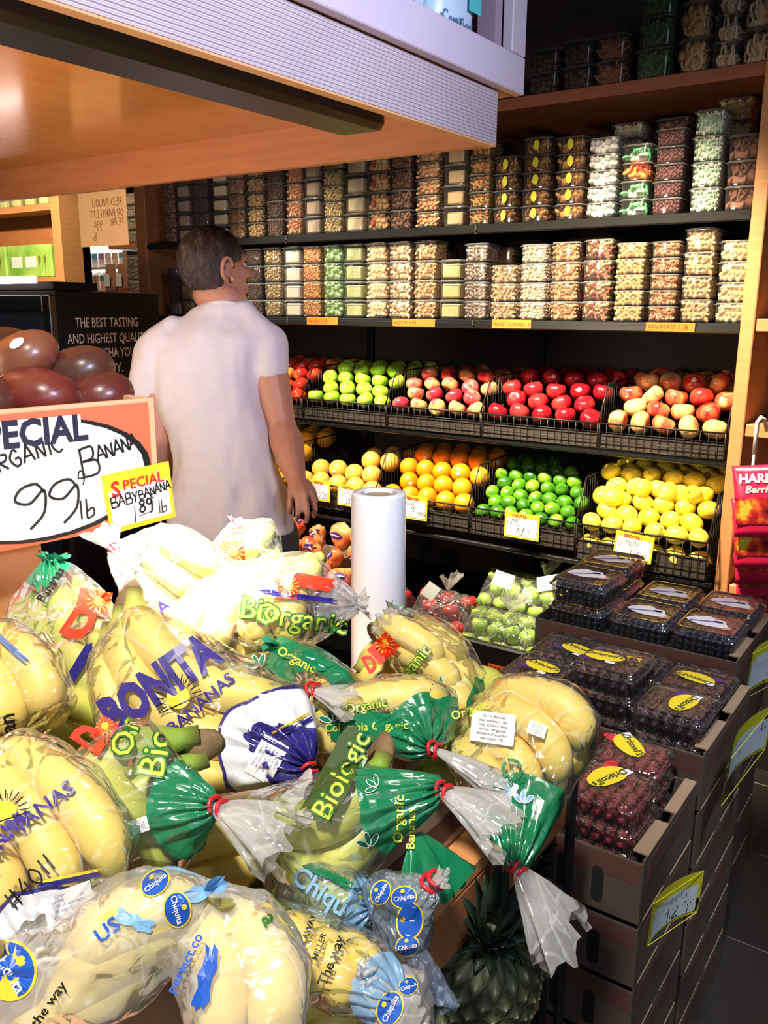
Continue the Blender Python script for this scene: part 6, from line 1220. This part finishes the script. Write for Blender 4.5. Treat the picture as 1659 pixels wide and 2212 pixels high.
# 10 greenish bag left of centre, 11 its neighbour
P = bunch('banana_bunch', 'yellow-green bananas with dark tips left of centre', (440, 1612, .71), (378, 1818, .66), (-205, -5, .01), (-.25, .75, .1), 2, BANG, .0205)
bag('clear banana bag lettered Bio with a red print, crumpled green end, left of centre', P, (458, 1740, .65), ((1, -.35, .2), 165, 85), [(.78, 1.1, 1)], [('outl', 'Or', 272, 1592, 78, 62, LIME, .73), ('outl', 'Bio', 338, 1625, 82, 72, LIME, .72), ('tall', 'D', 196, 1595, 60, 90, REDF, .73), ('sun', '', 225, 1575, 60, 26, REDF, .73), ('label', '', 298, 1785, 20, 20, VIOL, .70), ('leaf', '', 428, 1640, 80, 26, GRNF, .71)], seed=20)
P = bunch('banana_bunch', 'light green bananas in the bag beside the dark green gathered one', (835, 1650, .75), (590, 1775, .70), (5, -125, .01), (-.1, .8, .1), 2, BANG, .0208)
bag('clear banana bag lettered Biologic with a large green printed end, centre right', P, (945, 1705, .71), ((.85, -.35, .3), 150, 80), [(.76, 1.1, 1)], [('band', .36, 732, 1668, 62, 95, mat('olive_printed_film', (.05, .09, .02), .35, coat=.3), .73), ('outl', 'Biologic', 740, 1672, 62, 60, LIME, .725), ('leaf', '', 800, 1830, 20, 28, GRNF, .71), ('leaf', '', 815, 1700, 60, 24, GRNF, .72), ('text', 'Organic', 862, 1770, 88, 30, LIME, .71), ('text', 'Bananas', 888, 1790, 88, 26, LIME, .71)], seed=22)
# 12 rear right, 13 the big one over the table corner
P = bunch('banana_bunch', 'yellow bananas right of centre under a green printed band', (655, 1580, .90), (955, 1555, .88), (0, 30, .02), (.05, .75, .1), 2, BANY, .0195)
bag('clear banana bag with a green printed band and red tie, right of centre', P, (928, 1615, .84), ((.95, -.35, .3), 190, 50), [(.70, 1.1, 1)], [('leaf', '', 718, 1560, 20, 28, GRNF, .87), ('band', .35, 790, 1570, 2, 80, GRNF, .87), ('text', 'Colombia Organic', 790, 1570, 2, 24, LIME, .86), ('outl', 'Organic', 790, 1525, 10, 28, LIME, .87)], seed=24)
P = bunch('banana_bunch', 'yellow bananas reaching out over the table corner', (990, 1560, .92), (1160, 1720, .85), (65, 62, .03), (-.5, -.55, .1), 4, BANY, .0188)
bag('clear banana bag over the table corner with recycling mark and green end tied red', P, (1112, 1868, .79), ((.70, -1, .2), 170, 88), [(.72, .97, 1)], [('label', '', 1064, 1572, -8, 48, INK, .84), ('recycle', '', 1106, 1662, 10, 26, mat('recycle_green', (.02, .20, .08), .4), .82), ('text', 'recyclable', 1112, 1690, 18, 20, GRNF, .82), ('leaf', '', 1098, 1722, 10, 30, PBLU, .81), ('leaf', '', 1128, 1735, -10, 26, PBLU, .81), ('text', 'Organic', 1015, 1535, 18, 26, LIME, .86), ('label', '', 1160, 1575, -20, 20, INK, .84)], seed=26)
# 14 - 18 blue-oval bags in the foreground
P = bunch('banana_bunch', 'large yellow bananas in the left foreground bag', (425, 2000, .60), (120, 2180, .57), (-30, 45, .02), (-.5, -.7, .1), 3, BANY, .0185)
OV = lambda x, y, a, s, d, tx='Chiquita': ('oval', tx, x, y, a, s, CBLU, d)
bag('clear banana bag with blue ovals in the left foreground', P, (-40, 2110, .56), None, [], [OV(383, 1965, -70, 34, .56), OV(335, 1905, 40, 30, .57), OV(20, 2095, -50, 60, .54), ('text', 'perfect.co', 400, 2080, 66, 30, CBLU, .55), ('text', 'US', 232, 2010, 40, 44, CBLU, .56), ('band', .3, 440, 1925, 22, 50, PBLU, .56), ('band', .3, 290, 1990, -20, 40, PBLU, .56), ('text', 'the way', 105, 2170, 60, 30, INK, .53)], seed=28, film_m=FILMW)
P = bunch('banana_bunch', 'big curved yellow bananas at the bottom centre of the picture', (450, 1950, .61), (490, 2240, .56), (95, 10, .02), (.8, .1, .1), 2, BANY, .0192)
bag('clear banana bag with pale blue print at the bottom centre', P, (345, 1900, .61), None, [(.88, 1.1, 4)], [('text', 'a', 582, 1985, -60, 50, DGRN, .57), ('band', .25, 445, 2110, 80, 60, CBLU, .56)], seed=30, film_m=FILMW)
P = bunch('banana_bunch', 'small baby bananas with black ends, right of the bottom centre bag', (700, 2140, .63), (655, 1985, .65), (30, 0, .02), (.8, -.2, .1), 4, BANY, .0140)
bag('clear bag of baby bananas with black lettering, bottom centre right', P, (790, 2120, .62), ((.5, -.8, .2), 50, 30), [(.84, 1.1, 4)], [('text', 'The way', 716, 2075, 68, 30, INK, .60), ('text', 'COLORS AWAY', 655, 2040, 70, 18, INK, .60), ('text', 'MILLER', 690, 2045, 70, 18, INK, .60)], seed=32, tiecol=FILMW)
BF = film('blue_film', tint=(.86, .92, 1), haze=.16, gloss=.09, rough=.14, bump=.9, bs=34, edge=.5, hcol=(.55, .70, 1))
P = []
for (px, py, r_) in ((880, 1965, 55), (870, 2015, 48), (830, 1935, 35), (900, 1930, 36)): P += ball_pts(at(px, py, d=.68), r_ * .68 / FPX)
bag('pale blue crumpled banana bag with blue ovals at the table edge', P, (925, 1912, .67), ((.7, .5, .2), 45, 30), [(.60, 1.1, 5)], [OV(885, 1990, 78, 34, .66), OV(872, 1938, 10, 26, .66), OV(822, 1928, 60, 24, .67), OV(880, 2044, 10, 24, .66)], seed=34, film_m=BF, amp=.006)
P = []
for (px, py, r_) in ((870, 2160, 50), (850, 2200, 55), (890, 2190, 40)): P += ball_pts(at(px, py, d=.62), r_ * .62 / FPX)
bag('crumpled clear banana bag with one blue oval, cut off by the bottom edge', P, (798, 2112, .61), ((-.3, .9, .1), 40, 26), [(.60, 1.1, 5)], [OV(842, 2178, 60, 32, .60), OV(882, 2130, 20, 20, .61)], seed=36, tiecol=FILMW, amp=.006, film_m=FILMW)
P = bunch('banana_bunch', 'green-tinged bananas in the bluish bag behind the baby bananas', (590, 1910, .74), (760, 1990, .70), (0, 15, .02), (.2, .7, .1), 2, BANG, .0185)
bag('bluish clear banana bag behind the baby bananas, with a green strip above', P, (800, 1960, .69), ((.5, -.3, 0), 60, 30), [(.80, 1.1, 4)], [('text', 'Chiqu', 690, 1925, -32, 54, PBLU, .70), ('band', .10, 690, 1880, -24, 80, GRNF, .71)], seed=38, tiecol=FILMW, film_m=BF)
# hanging crumpled film below the table edge
for i, (px, py, d, L, r, dr, lab) in enumerate([(905, 2040, .67, .045, .024, (.1, -1, .1), 'bluish film end hanging below the crumpled oval bag'), (600, 1735, .71, .030, .03, (.9, .3, .2), 'crumpled clear film tip left of the Biologic bag'), (900, 1800, .715, .046, .036, (.3, -1, .2), 'dark green printed film end hanging at the table edge')]):
    p = at(px, py, d=d); t = thing('loose_bag_end', lab, 'plastic film', p); q = MB(p); flare(q, p, V2(dr), L, r, n=56, seed=40 + i, seg=12); q.build('film', [BF, FILMW, GRNF][i], t)
# ------------------------------------------------------------------ pineapples on the lower shelf
PIN = mat('pineapple_skin', (.13, .12, .04), .6, attr=[(.02, .025, .012, 0), (.06, .075, .03, .5), (.20, .22, .12, .85), (.5, .48, .3, 1)], var=.25, vs=25, bump=.4, bs=120); LEAF = mat('pineapple_leaf', (.035, .065, .045), .4, var=.25, vs=12)
def pineapple(c, h, r, tilt, label, seed):
    t = thing('pineapple', label, 'pineapple', c, rot=tilt); q = MB(); nr, nc = 12, 15; R = []; nu, nv = 120, 72; T = []
    for i in range(nv + 1):
        s = i / nv; z = h * (s - .5); rr = r * (1 - abs(2 * s - 1) ** 3.2) ** .42 if 0 < s < 1 else r * .25; row = []
        for j in range(nu):
            a = j / nu; u = a * nc + s * nr * .5; v = s * nr; u2 = a * nc - s * nr * .5; e = min(abs((u % 1) - .5), 9) ; f = abs((u2 % 1) - .5); k = max(e, f); b = 1 - (k / .5) ** 3; tip = max(0, 1 - math.hypot(e, f) * 5)
            row.append((rr * (1 + .055 * b + .05 * tip) * math.cos(2 * math.pi * a), rr * (1 + .055 * b + .05 * tip) * math.sin(2 * math.pi * a), z - .002 * tip)); T.append(.25 + .45 * b + .5 * tip if b > .3 else .1 + .3 * max(b, 0))
        R.append(row)
    b0 = q.rings(R, smooth=False)
    for i, x in enumerate(T): q.t[b0 + i] = x
    q.build('body', PIN, t)
    random.seed(seed); k = 0
    for ringi in range(6):
        for j in range(8 - ringi):
            a = 2 * math.pi * j / (9 - ringi) + ringi * .5; L = .040 + .011 * ringi; q = MB(); pts = []; out = .9 - ringi * .15; w0 = .012
            for s in range(7):
                x = s / 6; rad = .014 + L * out * x ** 1.2 * .8; zz = h * .47 + ringi * .006 + L * (1 - out * .35) * x - .03 * out * x * x; w = w0 * (1 - x) ** .7 + .0008
                c0 = Vector((rad * math.cos(a), rad * math.sin(a), zz)); tg = Vector((-math.sin(a), math.cos(a), 0)) * w; dn = Vector((math.cos(a), math.sin(a), -.3)) * w * .35; pts.append([c0 - tg, c0 + dn, c0 + tg, c0 + dn * .6])
            q.rings(pts); q.build('leaf', LEAF, t); k += 1
    return t
pineapple(at(1030, 2118, d=1.0), .185, .066, (.25, .30, 0), 'pineapple nearest the table edge, its leaves pointing up right', 3)
pineapple(at(1104, 2010, d=1.17), .170, .060, (.05, .1, 1), 'pineapple farther back behind the first, with an orange tag', 5)
pineapple(at(900, 2240, d=1.0), .175, .062, (.1, -.1, 2), 'pineapple at the bottom left under the table', 7)
t = thing('orange_tag', 'round orange tag on the rear pineapple crown', 'tag', at(1084, 1965, d=1.03)); q = MB(); q.lathe([(.0001, .001), (.016, .001), (.017, 0)], 20, cap=False); o = q.build('disc', mat('tag_orange', (.55, .20, .06), .5), t); t.rotation_mode = 'QUATERNION'; t.rotation_quaternion = B_.to_track_quat('Z', 'Y')
q = MB(); put_text(q, 'B', lambda u, v, off=0: Vector((u, v, .0012 + off)), 0, 0, .016, bold=.03); q.build('letter', mat('brown_ink', (.25, .04, .01), .6), t)
